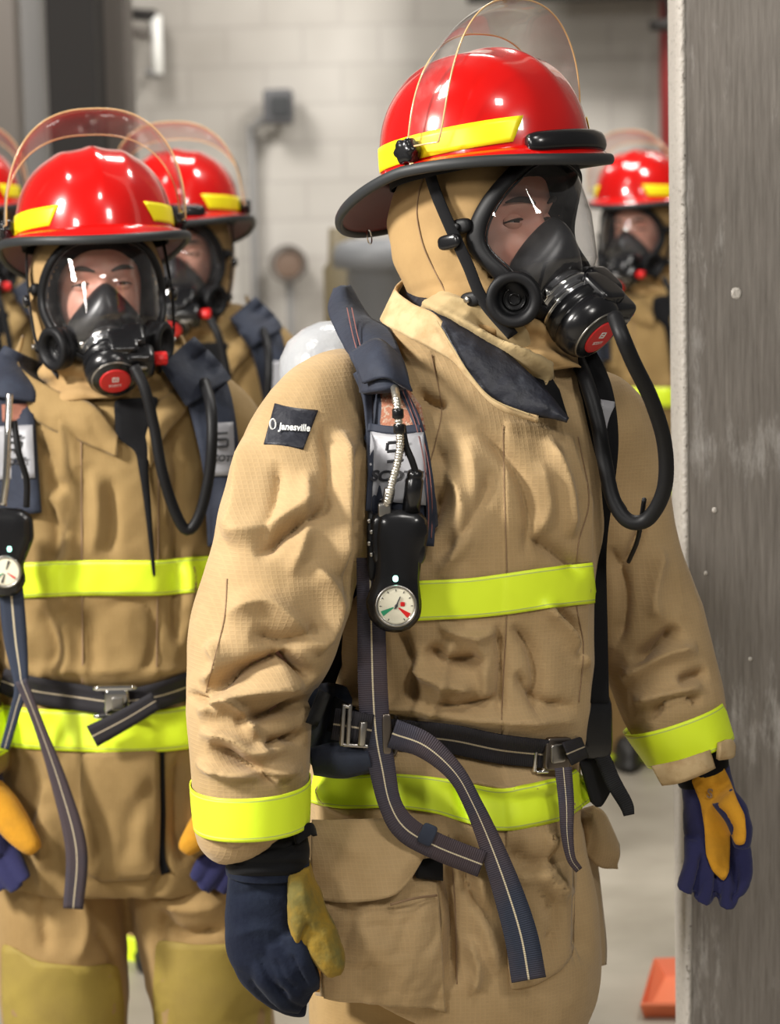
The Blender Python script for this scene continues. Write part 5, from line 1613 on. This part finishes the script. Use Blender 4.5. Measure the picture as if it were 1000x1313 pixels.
    for q in ([(104, 560, 2), (105, 700, 2), (106, 880, 2), (104, 1120, 2)], [(203, 575, 2), (203, 700, 2), (201, 880, 2), (205, 1120, 2)]):
        ribbon('seam', TR(q), BV, Y, M['stitch'], J, off=.001, n=50, m=3, sm=1, th=.0008)
    # sleeve trims
    for ar, sg in ((arL, 1), (arR, 1)):
        a, b = ar[-3], ar[-2]
        tt = [(ar[-2][0] + (ar[-3][0] - ar[-2][0]) * t, ar[-2][1] + (ar[-3][1] - ar[-2][1]) * t, ar[-2][2] + (ar[-3][2] - ar[-2][2]) * t, 54 * k * (1 + .04 * t), .078) for t in (.68, .3, -.02)]
        G = tube(tt, Y, 10, 49); G = np.concatenate([G, G[:, :1]], 1)
        V_, F_, UV = grid(G); UV = UV[:, ::-1]
        mesh_obj('cuff_band', V_, F_, M['lime'], J, uv=UV, solid=.0016, off=1)
    # collar, and a black sheet painting the shade inside the front gap
    sheet('collar', TP([(30, 430, .03), (26, 470, -.04), (70, 500, -.10), (120, 520, -.135), (150, 560, -.150)]), TP([(12, 470, .03), (16, 510, -.06), (56, 545, -.115), (104, 566, -.145), (150, 585, -.155)]), Y, M['coat_b'], J, n=50, m=12, th=.005, bulge=.008, wav=.006, seed=seed)
    sheet('collar', TP([(232, 430, .03), (238, 470, -.04), (222, 500, -.09), (200, 520, -.12), (188, 560, -.145)]), TP([(250, 465, .03), (252, 500, -.06), (235, 530, -.11), (210, 560, -.14), (192, 600, -.15)]), Y, M['coat_b'], J, n=50, m=12, th=.005, bulge=.008, wav=.006, seed=seed + 1)
    patch('opening_shade_sheet', [T(a, b) for a, b in [(146, 512), (204, 508), (192, 556), (190, 600), (200, 740), (196, 742), (184, 640), (174, 578), (148, 560)]], BV, Y, M['blackcloth'], J, off=.012, step=7, th=.002, sm=3)
    patch('front_flap', [T(a, b) for a, b in [(104, 966), (203, 962), (206, 1040), (204, 1112), (190, 1128), (128, 1131), (106, 1118), (102, 1040)]], BV, Y, M[matkey], J, off=.006, step=7 * max(k, .7), th=.006, bulge=.002, sm=1)
    ribbon('split_shade_strip', TR([(208, 964, 5), (209, 1040, 6), (208, 1100, 8), (213, 1120, 12)]), BV, Y, M['blackcloth'], J, off=.003, n=30, m=3, sm=1, th=.001)  # dark strip on the cloth, drawn for the shade of the open split
    # trousers
    V, F = remesh([capsule(lgs[0], Y, 60, 50), capsule(lgs[1], Y, 60, 50), capsule(TT([(150, 1000, 0, 132, .13), (152, 1080, 0, 140, .14)]), Y)], voxel, 4)
    N = normals(V, F)
    if (N * (V - V.mean(0))).sum() < 0: N = -N
    ls = [([(60, 1130), (55, 1180), (62, 1225)], 9, -9), ([(100, 1140), (110, 1190), (96, 1235)], 10, 8), ([(215, 1140), (250, 1130), (290, 1140)], 9, -12), ([(190, 1150), (230, 1165), (290, 1160)], 10, 9), ([(200, 1175), (240, 1200), (290, 1190)], 9, -13),
          ([(215, 1160), (205, 1190), (215, 1210)], 8, -7), ([(120, 1190), (140, 1215), (150, 1240)], 8, -6), ([(300, 1290), (320, 1300), (345, 1280)], 8, -8)]
    V = sculpt(V, N, [([T(a, b) for a, b in P], w_ * k, amp) for P, w_, amp in ls], Y, noise=.005, seed=seed + 7, k=20, gain=1.7)
    TRO = mesh_obj('turnout_trousers', V, F, M['trouser'], R)
    BT = bvh_of(V, F)
    for poly in ([(2, 1208), (50, 1234), (100, 1240), (152, 1236), (160, 1290), (158, 1345), (8, 1345), (2, 1280)], [(200, 1205), (250, 1212), (338, 1210), (348, 1290), (346, 1345), (198, 1345), (196, 1270)]):
        patch('knee_patch', [T(a, b) for a, b in poly], BT, Y, M['knee'], TRO, off=.004, step=9 * k, th=.004, sm=1)
    for lg in lgs:
        a = lg[-1]; y1 = lg[-2]
        tt = [(a[0], a[1] - 60 * k, a[2], 76 * k, .104), (a[0], a[1] - 15 * k, a[2], 77 * k, .105)]
        G = tube(tt, Y, 8, 49); G = np.concatenate([G, G[:, :1]], 1); V_, F_, UV = grid(G)
        mesh_obj('leg_band', V_, F_, M['lime'], TRO, uv=UV[:, ::-1], solid=.0016, off=1)
    boots(R, [(W(l[-1][0], l[-1][1], Y + l[-1][2])[0], Y + l[-1][2], d) for l, d in zip(lgs, (-4, 12))])
    # gloves
    for (ar, sx, thm) in ((arL, 1, 1), (arR, -1, -1)):
        hx, hy, hd = ar[-1][0], ar[-1][1], ar[-1][2]
        g = lambda a, b: (hx + sx * a * k, hy + b * k)
        parts = [[g(0, -12) + (hd, 36 * k, .040), g(6, 30) + (hd - .005, 38 * k, .036), g(14, 70) + (hd - .01, 38 * k, .034), g(20, 96) + (hd - .015, 33 * k, .028)],
                 [g(-8, 80) + (hd, 13 * k, .016), g(0, 110) + (hd - .02, 13 * k, .016), g(12, 132) + (hd - .03, 10 * k, .013)],
                 [g(8, 86) + (hd, 13 * k, .016), g(20, 118) + (hd - .02, 13 * k, .016), g(34, 142) + (hd - .035, 10 * k, .013)],
                 [g(24, 84) + (hd - .01, 13 * k, .016), g(40, 116) + (hd - .03, 13 * k, .016), g(56, 140) + (hd - .045, 10 * k, .013)],
                 [g(38, 78) + (hd - .01, 12 * k, .015), g(54, 106) + (hd - .03, 12 * k, .015), g(66, 128) + (hd - .045, 9 * k, .012)]]
        V, F = remesh([capsule(p, Y, 30, 24, 2.2) for p in parts], max(.0035, voxel * .5), 2)
        gl = mesh_obj('work_glove', V, F, M['glove_blue'], R)
        tp = [g(18, 10) + (hd - .02, 18 * k, .034), g(36, 34) + (hd - .03, 22 * k, .032), g(56, 62) + (hd - .045, 20 * k, .024), g(74, 84) + (hd - .055, 14 * k, .018), g(80, 92) + (hd - .055, 9 * k, .012)]
        V, F = remesh([capsule(tp, Y, 30, 24)], max(.0035, voxel * .5), 2)
        mesh_obj('thumb_leather', V, F, M['leather_y'], gl, label='gold suede thumb')
        V_, F_, _ = grid(tube([g(0, -26) + (hd, 34 * k, .045), g(0, 0) + (hd, 37 * k, .046)], Y, 8, 40), cv=True, caps=True)
        mesh_obj('wristlet', V_, F_, M['blackcloth'], R)

    # ---- air pack
    K = empty('air_pack', W(*T(140, 700), Y + .25), packlabel, 'air pack', 'air packs')
    cc = W(*T(150, 640), Y + .30)
    V, F = cyl(cc + np.array([.0, .02, -.36]), cc + np.array([0, .0, .20]), .08, m=32, prof=[(0, .02), (.02, .05), (.06, .07), (.12, .078), (.86, .078), (.91, .074), (.955, .060), (.985, .036), (1, .012)])
    mesh_obj('cylinder', V, F, M['composite'], K)
    V, F = rbox(W(*T(140, 740), Y + .19), (.10, .02, .26), ex=5); mesh_obj('back_frame', V, F, M['blackp'], K)
    ribbon('shoulder_strap', TR([(30, 462, 46), (14, 500, 60), (16, 560, 62), (20, 620, 62), (24, 660, 60)]), BV, Y, M['navy'], K, off=.010, n=40, m=7, sm=5, smc=1, th=.009)
    ribbon('shoulder_strap', TR([(236, 458, 52), (262, 500, 56), (278, 560, 52), (284, 620, 44), (284, 700, 36)]), BV, Y, M['navy'], K, off=.010, n=40, m=7, sm=5, smc=1, th=.009)
    ribbon('strap_flap', TR([(34, 456, 60), (18, 490, 70), (14, 512, 70)]), BV, Y, M['navy'], K, off=.026, n=20, m=7, sm=3, smc=1, th=.006, curl=.006)
    ribbon('strap_flap', TR([(228, 452, 58), (252, 482, 66), (266, 505, 64)]), BV, Y, M['navy'], K, off=.026, n=20, m=7, sm=3, smc=1, th=.006, curl=.006)
    ribbon('mesh_panel', TR([(20, 518, 36), (21, 540, 36)]), BV, Y, M['mesh'], K, off=.0215, n=6, m=5, sm=1, th=.001)
    for (lx_, ly_, w_, an) in ((20, 580, 48, .06), (284, 576, 34, -.06)):
        lb = ribbon('grey_label', TR([(lx_ - 2, ly_ - 34, w_), (lx_ + 1, ly_ + 34, w_)]), BV, Y, M['grey_label'], K, off=.0225, n=10, m=5, sm=1, th=.001)
        if detail:
            tx, ty = T(lx_, ly_ + 12)
            px_text('lettering', 'SCOTT', tx, ty, Y, 8 * k, M['ink'], lb, ang=an, shear=.2, bvh=BV, off=.030, bold=.0006)
            yq = ybv(BV, *T(lx_, ly_ - 10), Y) - .030
            for (a0, b0, a1, b1) in ((-9, -20, 8, -21), (-9, -20, -9, -12), (-9, -12, 8, -13), (8, -13, 8, -4), (8, -4, -9, -3)):
                p_, q_ = W(*T(lx_ + a0, ly_ + b0), yq), W(*T(lx_ + a1, ly_ + b1), yq)
                V, F = cyl(p_, q_, .0022, m=8); mesh_obj('label_mark', V, F, M['ink'], lb)
    q = TP([(12, 505, -.20), (10, 560, -.215), (8, 610, -.215), (4, 648, -.21)]); V, F = pxpipe(q, Y, 4.5 * k, 40, 10); mesh_obj('braided_gauge_hose', V, F, M['chrome'], K)
    q = TP([(18, 540, -.205), (24, 580, -.215), (34, 615, -.21), (34, 650, -.205)]); V, F = pxpipe(q, Y, 4 * k, 40, 10); mesh_obj('cable', V, F, M['black'], K)
    Zg = Y - .215
    co = patch('gauge_console', [T(a, b) for a, b in [(-26, 655), (-28, 700), (-22, 730), (-26, 745), (-14, 762), (5, 767), (24, 762), (34, 745), (30, 725), (44, 690), (42, 662), (28, 652), (-10, 650)]], None, Zg, M['blackp'], K, off=0, step=5 * k, th=.03, bulge=.010, bw=8 * k, dy=0)
    g0 = W(*T(7, 733), Zg - .011)
    V, F = cyl(g0 + [0, .004, 0], g0 + [0, -.0035, 0], .026, m=40, prof=[(0, .026), (.9, .0262), (1, .025), (1, .0235), (.5, .023)]); gz = mesh_obj('gauge', V, F, M['steel'], co)
    V, F = cyl(g0 + [0, .001, 0], g0 + [0, -.0012, 0], .0228, m=40); mesh_obj('dial', V, F, M['dial'], gz)
    if detail:
        for a_, mt in ((125, M['redp']), (238, M['dgreen']), (20, M['ink']), (200, M['ink'])):
            ra = math.radians(a_); V, F = cyl(g0 + [.004 * math.sin(ra), -.0018, .004 * math.cos(ra)], g0 + [.019 * math.sin(ra), -.0018, .019 * math.cos(ra)], .0008, .0018, m=8); mesh_obj('dial_mark', V, F, mt, gz)
        V, F = rbox(W(*T(12, 704), Zg - .011), (.0035, .003, .0045), ex=2.5, m=12, n=8); mesh_obj('indicator_lamp', V, F, gm.m, co)
    ribbon('pull_strap', TR([(14, 755, 32, -.20), (20, 820, 30, -.195), (27, 878, 18, -.20), (20, 910, 14, -.20), (6, 960, 12, -.20)]), None, Y, M['web_navy'], K, off=0, n=50, m=5, th=.0022)
    ribbon('pull_strap', TR([(27, 872, 16, -.205), (50, 930, 14, -.205), (78, 1010, 22, -.205), (98, 1090, 28, -.205), (94, 1165, 26, -.20)]), None, Y, M['web'], K, off=0, n=60, m=5, th=.0022)
    ribbon('waist_belt', TR([(2, 872, 32), (40, 884, 34), (100, 894, 34), (150, 900, 32), (200, 893, 34), (245, 878, 34), (280, 866, 32)]), BV, Y, M['web_dark'], K, off=.013, n=60, m=5, sm=8, smc=2, th=.0026)
    yb = ybv(BV, *T(150, 900), Y - .15) - .024
    V, F = rbox(W(*T(150, 900), yb), (.020, .006, .022), ex=7, m=24); bk = mesh_obj('buckle', V, F, M['chrome'], K, label='chrome square buckle')
    for b in (-18, 18):
        V, F = rbox(W(*T(147, 900 + b), yb), (.036, .005, .0045), ex=4); mesh_obj('buckle_bar', V, F, M['chrome'], bk)
    V, F = rbox(W(*T(151, 902), yb - .007), (.010, .003, .011), ex=7); mesh_obj('buckle_button', V, F, M['steel'], bk)
    ribbon('belt_tail', TR([(200, 898, 24, -.19), (160, 922, 26, -.20), (118, 944, 30, -.20)]), None, Y, M['web_dark'], K, off=0, n=20, m=5, th=.003)
    q = TP([(172, 470, -.19), (186, 500, -.20), (197, 545, -.20), (208, 605, -.20), (224, 655, -.19), (240, 680, -.185), (256, 660, -.185), (268, 610, -.19), (272, 560, -.19), (270, 520, -.165), (262, 490, -.10)])
    V, F = pxpipe(q, Y, 7.0 * k, 90, 14); mesh_obj('breathing_hose', V, F, M['black'], K)
    return Mx, R, K, BV


M['mesh'] = pbr('rust_mesh', (.30, .12, .08, 1), .8, bump=(300, 1, .002))
M['dial'] = pbr('cream_gauge_dial', (.78, .74, .58, 1), .5)
M['dgreen'] = pbr('gauge_green', (.02, .30, .14, 1), .5)

MB_, PB, KB, BB = front_figure(1.0, 125, 371, 4.15, 13, 8, -1, 'left front firefighter facing the camera, chrome belt buckle and olive knee patches', 21, .0065, hoff=8, packlabel='navy harness with a chrome waist buckle worn by the left front firefighter')
MC_, PC, KC, BC = front_figure(.755, 234, 328, 5.50, -6, 4, 0, 'firefighter standing behind the left front one, mostly hidden, face in shadow', 22, .010, detail=False, packlabel='dark harness and hose worn by the half hidden firefighter behind the left front one')
MD_, PD, KD, BD = front_figure(.648, -38, 304, 6.40, 12, 3, 0, 'firefighter cut off by the left edge of the picture, only shoulder and helmet side showing', 23, .010, detail=False, packlabel='harness of the firefighter cut off at the left edge of the picture')
ME_, PE, KE, BE = front_figure(.568, 824, 295, 7.30, -34, 3, 0, 'distant blurred firefighter between the foremost one and the grey column', 24, .012, detail=False, packlabel='blurred harness of the distant firefighter beside the grey column')
hl, ml = 'red fire helmets', 'breathing masks'
place(HELMET, USED, MA, 'glossy red helmet on the foremost firefighter, black front bracket and tall clear shield', 'helmet', hl)
place(MASK, USED, MA, 'black full-face breathing mask on the foremost firefighter, seen from the side', 'breathing mask', ml)
place(HELMET_PLAIN, USED, MB_, 'glossy red helmet with raised clear shield on the left front firefighter', 'helmet', hl)
place(MASK, USED, MB_, 'black breathing mask on the left front firefighter, seen head-on with the eyes showing', 'breathing mask', ml)
place(HELMET, USED, MC_, 'darker red helmet half hidden behind the left front firefighter’s raised shield', 'helmet', hl)
place(MASK, USED, MC_, 'shadowed black breathing mask behind and right of the left front one', 'breathing mask', ml)
place(HELMET_PLAIN, USED, MD_, 'red helmet cut off by the left edge of the picture', 'helmet', hl)
place(MASK, USED, MD_, 'breathing mask on the firefighter cut off at the left edge', 'breathing mask', ml)
place(HELMET_PLAIN, USED, ME_, 'small blurred red helmet beside the grey column', 'helmet', hl)
place(MASK, USED, ME_, 'small blurred breathing mask beside the grey column', 'breathing mask', ml)
# ------------------------------------------------------------------ place
def box(name, lo, hi, mat, parent=None, bev=0.0, kind=None, label=None, cat=None, group=None):
    x0, y0, z0 = lo; x1, y1, z1 = hi
    V = [(x0, y0, z0), (x1, y0, z0), (x1, y1, z0), (x0, y1, z0), (x0, y0, z1), (x1, y0, z1), (x1, y1, z1), (x0, y1, z1)]
    F = [(0, 3, 2, 1), (4, 5, 6, 7), (0, 1, 5, 4), (1, 2, 6, 5), (2, 3, 7, 6), (3, 0, 4, 7)]
    o = mesh_obj(name, V, F, mat, parent, smooth=False)
    if bev:
        md = o.modifiers.new('b', 'BEVEL'); md.width = bev; md.segments = 3
    return tag(o, label, cat, group, kind)


def wallmat():
    g = NT('painted_block_wall')
    p = g.n('ShaderNodeBsdfPrincipled'); p.inputs['Roughness'].default_value = .7
    tc = g.n('ShaderNodeTexCoord')
    mp = g.n('ShaderNodeMapping'); mp.inputs['Rotation'].default_value = (math.pi / 2, 0, 0)
    g.l(tc.outputs['Object'], mp.inputs['Vector'])
    br = g.n('ShaderNodeTexBrick'); br.inputs['Scale'].default_value = 1.0
    br.inputs['Brick Width'].default_value = .40; br.inputs['Row Height'].default_value = .20; br.inputs['Mortar Size'].default_value = .008
    br.inputs['Color1'].default_value = (.43, .41, .38, 1); br.inputs['Color2'].default_value = (.40, .38, .35, 1); br.inputs['Mortar'].default_value = (.37, .35, .325, 1)
    g.l(mp.outputs[0], br.inputs['Vector'])
    no = g.n('ShaderNodeTexNoise', Scale=.9, Detail=3.0); g.l(tc.outputs['Object'], no.inputs['Vector'])
    mr = g.n('ShaderNodeMapRange'); mr.inputs['From Min'].default_value = .35; mr.inputs['From Max'].default_value = .7; g.l(no.outputs['Fac'], mr.inputs['Value'])
    mx = g.n('ShaderNodeMix', data_type='RGBA'); mx.blend_type = 'MULTIPLY'; g.l(mr.outputs[0], mx.inputs[0]); g.l(br.outputs['Color'], mx.inputs[6]); mx.inputs[7].default_value = (.60, .58, .555, 1)
    g.l(mx.outputs[2], p.inputs['Base Color'])
    b = g.n('ShaderNodeBump', Strength=.5, Distance=.01); g.l(br.outputs['Fac'], b.inputs['Height']); b.invert = True; g.l(b.outputs[0], p.inputs['Normal'])
    g.l(p.outputs[0], g.out.inputs[0]); return g.m


def floormat():
    g = NT('smooth_concrete_floor')
    p = g.n('ShaderNodeBsdfPrincipled'); p.inputs['Roughness'].default_value = .45
    tc = g.n('ShaderNodeTexCoord')
    no = g.n('ShaderNodeTexNoise', Scale=2.2, Detail=7.0); g.l(tc.outputs['Object'], no.inputs['Vector'])
    cr_ = g.n('ShaderNodeValToRGB'); e = cr_.color_ramp.elements
    e[0].position = .35; e[0].color = (.28, .25, .20, 1); e[1].position = .65; e[1].color = (.44, .40, .33, 1)
    g.l(no.outputs['Fac'], cr_.inputs[0]); g.l(cr_.outputs[0], p.inputs['Base Color'])
    g.l(p.outputs[0], g.out.inputs[0]); return g.m


def colmat():
    g = NT('brushed_grey_column')
    p = g.n('ShaderNodeBsdfPrincipled'); p.inputs['Roughness'].default_value = .5; p.inputs['Metallic'].default_value = .25
    tc = g.n('ShaderNodeTexCoord'); mp = g.n('ShaderNodeMapping'); mp.inputs['Scale'].default_value = (1, 1, .06); g.l(tc.outputs['Object'], mp.inputs[0])
    n1 = g.n('ShaderNodeTexNoise', Scale=160.0, Detail=5.0, Roughness=.65); g.l(mp.outputs[0], n1.inputs['Vector'])
    n2 = g.n('ShaderNodeTexNoise', Scale=4.0, Detail=4.0); g.l(tc.outputs['Object'], n2.inputs['Vector'])
    mp3 = g.n('ShaderNodeMapping'); mp3.inputs['Scale'].default_value = (1, 1, .16); mp3.inputs['Rotation'].default_value = (0, .05, 0); g.l(tc.outputs['Object'], mp3.inputs[0])
    n3 = g.n('ShaderNodeTexNoise', Scale=42.0, Detail=8.0, Roughness=.75); g.l(mp3.outputs[0], n3.inputs['Vector'])
    r1 = g.n('ShaderNodeValToRGB'); e = r1.color_ramp.elements; e[0].position = .3; e[0].color = (.13, .115, .10, 1); e[1].position = .72; e[1].color = (.225, .203, .18, 1); g.l(n1.outputs['Fac'], r1.inputs[0])
    # pale scuffs where both large and fine noise agree
    mu = g.n('ShaderNodeMath', operation='MULTIPLY'); g.l(n2.outputs['Fac'], mu.inputs[0]); g.l(n3.outputs['Fac'], mu.inputs[1])
    mr = g.n('ShaderNodeMapRange'); mr.inputs['From Min'].default_value = .30; mr.inputs['From Max'].default_value = .42; mr.inputs['To Max'].default_value = .8; g.l(mu.outputs[0], mr.inputs['Value'])
    mx = g.n('ShaderNodeMix', data_type='RGBA'); g.l(mr.outputs[0], mx.inputs[0]); g.l(r1.outputs[0], mx.inputs[6]); mx.inputs[7].default_value = (.44, .42, .395, 1)
    g.l(mx.outputs[2], p.inputs['Base Color'])
    b = g.n('ShaderNodeBump', Strength=.4, Distance=.001); g.l(n1.outputs['Fac'], b.inputs['Height']); g.l(b.outputs[0], p.inputs['Normal'])
    g.l(p.outputs[0], g.out.inputs[0]); return g.m


YW = 13.0
box('floor', (-9, -3, -.1), (9, YW + .2, 0), floormat(), kind='structure')
box('wall_back', (-9, YW, 0), (9, YW + .2, 6), wallmat(), kind='structure')
M['dkcol'] = pbr('dark_brown_painted_steel', (.010, .008, .007, 1), .7)
M['dkcol2'] = pbr('greybrown_painted_steel', (.09, .078, .068, 1), .6)
M['pole'] = pbr('grey_conduit', (.16, .155, .15, 1), .5)
M['dred'] = pbr('dark_red_pipe_paint', (.16, .012, .012, 1), .45)
M['chip'] = pbr('chipped_pale_paint', (.42, .39, .35, 1), .6, bump=(140, .8, .004), var=(120, (.10, .085, .07, 1), .60, .68))

# foreground column
YC = 3.78
xl = W(879, 656, YC)[0]
colm = empty('column', (xl + .22, YC + .08, 0), 'wide grey scuffed column at the right edge of the picture, pale chipped left edge', 'column')
lx0 = W(877, 656, YC)[0]
box('shaft', (lx0, YC, 0), (lx0 + .55, YC + .16, 4.2), colmat(), colm, bev=.004)
# chipped pale edge strip on its left side
V, F = [], []
n = 260
zz = np.linspace(0.001, 4.2, n); jag = np.array([.0012 * random.random() + (.004 * random.random() if random.random() < .12 else 0) for _ in zz])
G = np.array([[(lx0 - .001 + 0 * j, YC + .158, z), (lx0 - .0035 - .0, YC + .12, z), (lx0 - .004, YC + .05, z), (lx0 - .003 + j, YC - .001, z), (lx0 + .004 - j, YC - .0025, z), (lx0 + .0075 - j * .6, YC - .001, z), (lx0 + .008, YC + .001, z)] for z, j in zip(zz, jag)])
V, F, _ = grid(G)
mesh_obj('edge_strip', V, F, M['chip'], colm, label='pale chipped edge')
for sx_, sy_, w_ in ((944, 376, .008), (916, 654, .004), (905, 735, .003), (962, 845, .003)):
    c = W(sx_, sy_, YC); V, F = rbox(c, (w_, .0015, w_ * 1.1), ex=2.5, m=14, n=8)
    mesh_obj('paint_drip', V, F, M['chip'], colm)

# far structure
def vbox(name, x0p, x1p, Y, depth, mat, label, cat, group=None, z0=0.0, z1=5.5, yref=120):
    a = W(x0p, yref, Y)[0]; b = W(x1p, yref, Y)[0]
    return box(name, (a, Y, z0), (b, Y + depth, z1), mat, None, bev=.005, label=label, cat=cat, group=group)


vbox('steel_column', 62, 124, 8.5, .3, M['dkcol'], 'dark brown steel column behind the left firefighters', 'column')
vbox('steel_column', 126, 163, 8.8, .3, M['dkcol2'], 'lighter grey brown side face of the dark brown steel column', 'column')  # lighter side of the dark column, its tone painted on a separate box
vbox('steel_column', -40, 22, 11.5, .2, M['dkcol2'], 'blurred grey steel column at the left edge of the picture', 'column')
vbox('duct', 28, 56, 12.4, .2, M['pole'], 'pale grey vertical duct between the left columns', 'duct')


def vpipe(name, xt, Y, r, mat, z0, z1, label, cat, yref=150):
    x = W(xt, yref, Y)[0]
    V, F = cyl((x, Y, z0), (x, Y, z1), r, m=20)
    return tag(mesh_obj(name, V, F, mat), label, cat)


z150 = W(320, 160, YW - .1)[2]
vpipe('conduit', 321, YW - .08, .022, M['pole'], 0.0, z150, 'thin grey conduit running down the back wall under the box', 'conduit')
vpipe('red_pipe', 859, YW - .3, .05, M['dred'], 0.0, 5.0, 'dark red vertical pipe on the back wall beside the near column', 'pipe')

bx = empty('wall_speaker', W(357, 137, YW - .1), 'dark grey box mounted on the back wall above the conduit', 'wall box')
c = W(357, 137, YW - .15)
V, F = rbox(c, (.078, .07, .09), ex=8); mesh_obj('housing', V, F, pbr('dark_grey_box', (.07, .07, .075, 1), .5), bx)
V, F = rbox(c + np.array([.01, -.072, .0]), (.05, .006, .055), ex=6); mesh_obj('front_panel', V, F, M['trim'], bx)
V, F = cyl(c + np.array([-.12, .06, -.06]), c + np.array([-.06, .06, -.06]), .018, m=12); mesh_obj('elbow', V, F, M['pole'], bx)
V, F = cyl((W(321, 160, YW - .08)[0], c[1] + .06, z150 - .02), c + np.array([-.06, .06, -.06]), .018, m=12); mesh_obj('elbow', V, F, M['pole'], bx)
# pipework upper left
fx = empty('pipe_fitting', W(185, 50, YW - .1), 'blurred pale and dark pipe fitting high on the back wall at upper left', 'pipe fitting')
for (a, b, Yq, r, mt) in (((165, 18), (200, 20), -.15, .030, 'dkcol'), ((200, 20), (203, 95), -.15, .028, 'white'), ((168, 40), (192, 44), -.2, .028, 'dkcol2'), ((186, 92), (206, 96), -.15, .02, 'pole')):
    V, F = cyl(W(a[0], a[1], YW + Yq), W(b[0], b[1], YW + Yq), r, m=14); mesh_obj('pipe', V, F, M[mt], fx)
V, F = join([cyl(W(200, y, YW - .16), W(200, y, YW + .02), .02, m=10) for y in (28, 90)]); mesh_obj('wall_bracket', V, F, M['dkcol2'], fx)
# beam along the top
a = W(600, 2, YW - .6); b = W(880, 8, YW - .6)
box('roof_beam', (a[0], YW - .7, a[2] + .0), (b[0] + 1.5, YW - .45, a[2] + .5), M['dkcol'], label='dark beam along the top of the back wall at the right', cat='beam')
# hanging lamp by the pipe
c = W(856, 39, YW - 1.0)
V, F = cyl(c, c + np.array([0, 0, .05]), .09, m=24)
lamp = tag(mesh_obj('wall_lamp', V, F, M['dkcol']), 'small dark round fitting beside the red pipe near the top', 'fixture')
V, F = cyl(c + np.array([0, 0, .05]), c + np.array([0, .0, .9]), .012, m=10); mesh_obj('hanger', V, F, M['dkcol'], lamp)

# drum and crate behind, brown valve on the wall
Yd = 9.0
c = W(482, 360, Yd)
ztop = W(482, 306, Yd)[2]
V, F = cyl((c[0], Yd, 0), (c[0], Yd, ztop), .1, m=32, prof=[(0, .10), (.02, .105), (.93, .105), (.935, .155), (.97, .155), (.99, .14), (1, .09)])
dr = tag(mesh_obj('steel_tank', V, F, pbr('blue_grey_tank_paint', (.20, .205, .215, 1), .45)), 'blurred blue grey upright tank behind the foremost firefighter', 'tank')
Yd2 = 9.6
V, F = cyl((W(440, 320, Yd2)[0], Yd2, 0), (W(440, 320, Yd2)[0], Yd2, W(440, 292, Yd2)[2]), .06, m=24, prof=[(0, .08), (.9, .08), (.92, .06), (1, .055)])
tag(mesh_obj('brown_post', V, F, pbr('olive_brown_paint', (.12, .095, .05, 1), .6)), 'olive brown post standing beside the blue grey tank', 'post')
c = W(370, 338, YW - .15)
vv = empty('wall_valve', c, 'brown round valve on the back wall beside the conduit', 'valve')
V, F = cyl(c + np.array([0, .14, 0]), c + np.array([0, -.06, 0]), .075, m=24); mesh_obj('valve_body', V, F, pbr('brown_valve', (.13, .085, .06, 1), .5), vv)
V, F = pipe3(c + np.array([[.09 * math.cos(t), -.08, .09 * math.sin(t)] for t in np.linspace(0, 2 * math.pi, 24, endpoint=False)]), .010, closed=True, m=8); mesh_obj('hand_wheel', V, F, M['dkcol2'], vv)
V, F = cyl(c + np.array([0, .06, 0]), c + np.array([-.0, .06, -1.2]), .02, m=10); mesh_obj('pipe', V, F, M['pole'], vv)

# orange bin edge on the floor
Yo = 4.95
a = W(822, 1287, Yo); zt = a[2]
V = []
bx0 = np.array([a[0], Yo, zt])
def om(x, y, z): return (bx0[0] + x, Yo + y, z)
V = [om(.0, 0, zt), om(.42, -.02, zt - .01), om(.40, .30, zt + .0), om(.06, .30, zt + .0), om(.01, .02, 0.001), om(.38, 0, 0.001), om(.36, .27, 0.001), om(.08, .27, 0.001)]
o = mesh_obj('orange_crate', V, [(0, 4, 5, 1), (1, 5, 6, 2), (2, 6, 7, 3), (3, 7, 4, 0), (4, 7, 6, 5)], M['orange'], smooth=False, solid=.008, off=0)
tag(o, 'orange plastic crate corner on the floor at the foot of the near column', 'crate')

# ------------------------------------------------------------------ light
w = bpy.data.worlds.new('world'); scene.world = w; w.use_nodes = True
w.node_tree.nodes['Background'].inputs[0].default_value = (1.0, .97, .93, 1)
w.node_tree.nodes['Background'].inputs[1].default_value = .13


def area(loc, target, size, power, col=(1, .96, .9), sy=None):
    l = bpy.data.lights.new('ceiling_or_fill_light', 'AREA'); l.energy = power; l.color = col; l.size = size
    if sy: l.shape = 'RECTANGLE'; l.size_y = sy
    o = bpy.data.objects.new('ceiling_or_fill_light', l); COL.objects.link(o); o.location = loc
    o.rotation_euler = (Vector(target) - Vector(loc)).to_track_quat('-Z', 'Y').to_euler()
    return o


area((-3.3, 2.0, 3.3), (.0, 3.4, 1.2), .6, 285)
area((-2.3, .2, 2.7), (.1, 3.4, .8), .6, 50)  # added soft fill from the front left, not a ceiling fixture
area((.4, 1.0, 4.3), (.3, 3.4, 1.3), .4, 26)
area((1.5, .6, 3.3), (.5, 3.4, .7), .5, 34)  # extra fill from the front right, added to brighten the far sleeve
area((-1.9, 3.4, 4.4), (-.6, 4.4, 1.0), .5, 30)
area((1.8, 5.0, 4.6), (1.0, 6.5, 0.0), .6, 80)
area((-2.5, 9.5, 5.0), (-1.5, YW, 1.8), 1.2, 265)
area((2.2, 9.5, 5.0), (1.6, YW, 1.8), 1.2, 265)
area((0, 6.5, 5.2), (0, 7.5, 0), 1.0, 120)

scene.view_settings.view_transform = 'Standard'
scene.view_settings.look = 'None'
scene.view_settings.gamma = 1.0
scene.view_settings.use_curve_mapping = False
scene.view_settings.exposure = 0.0
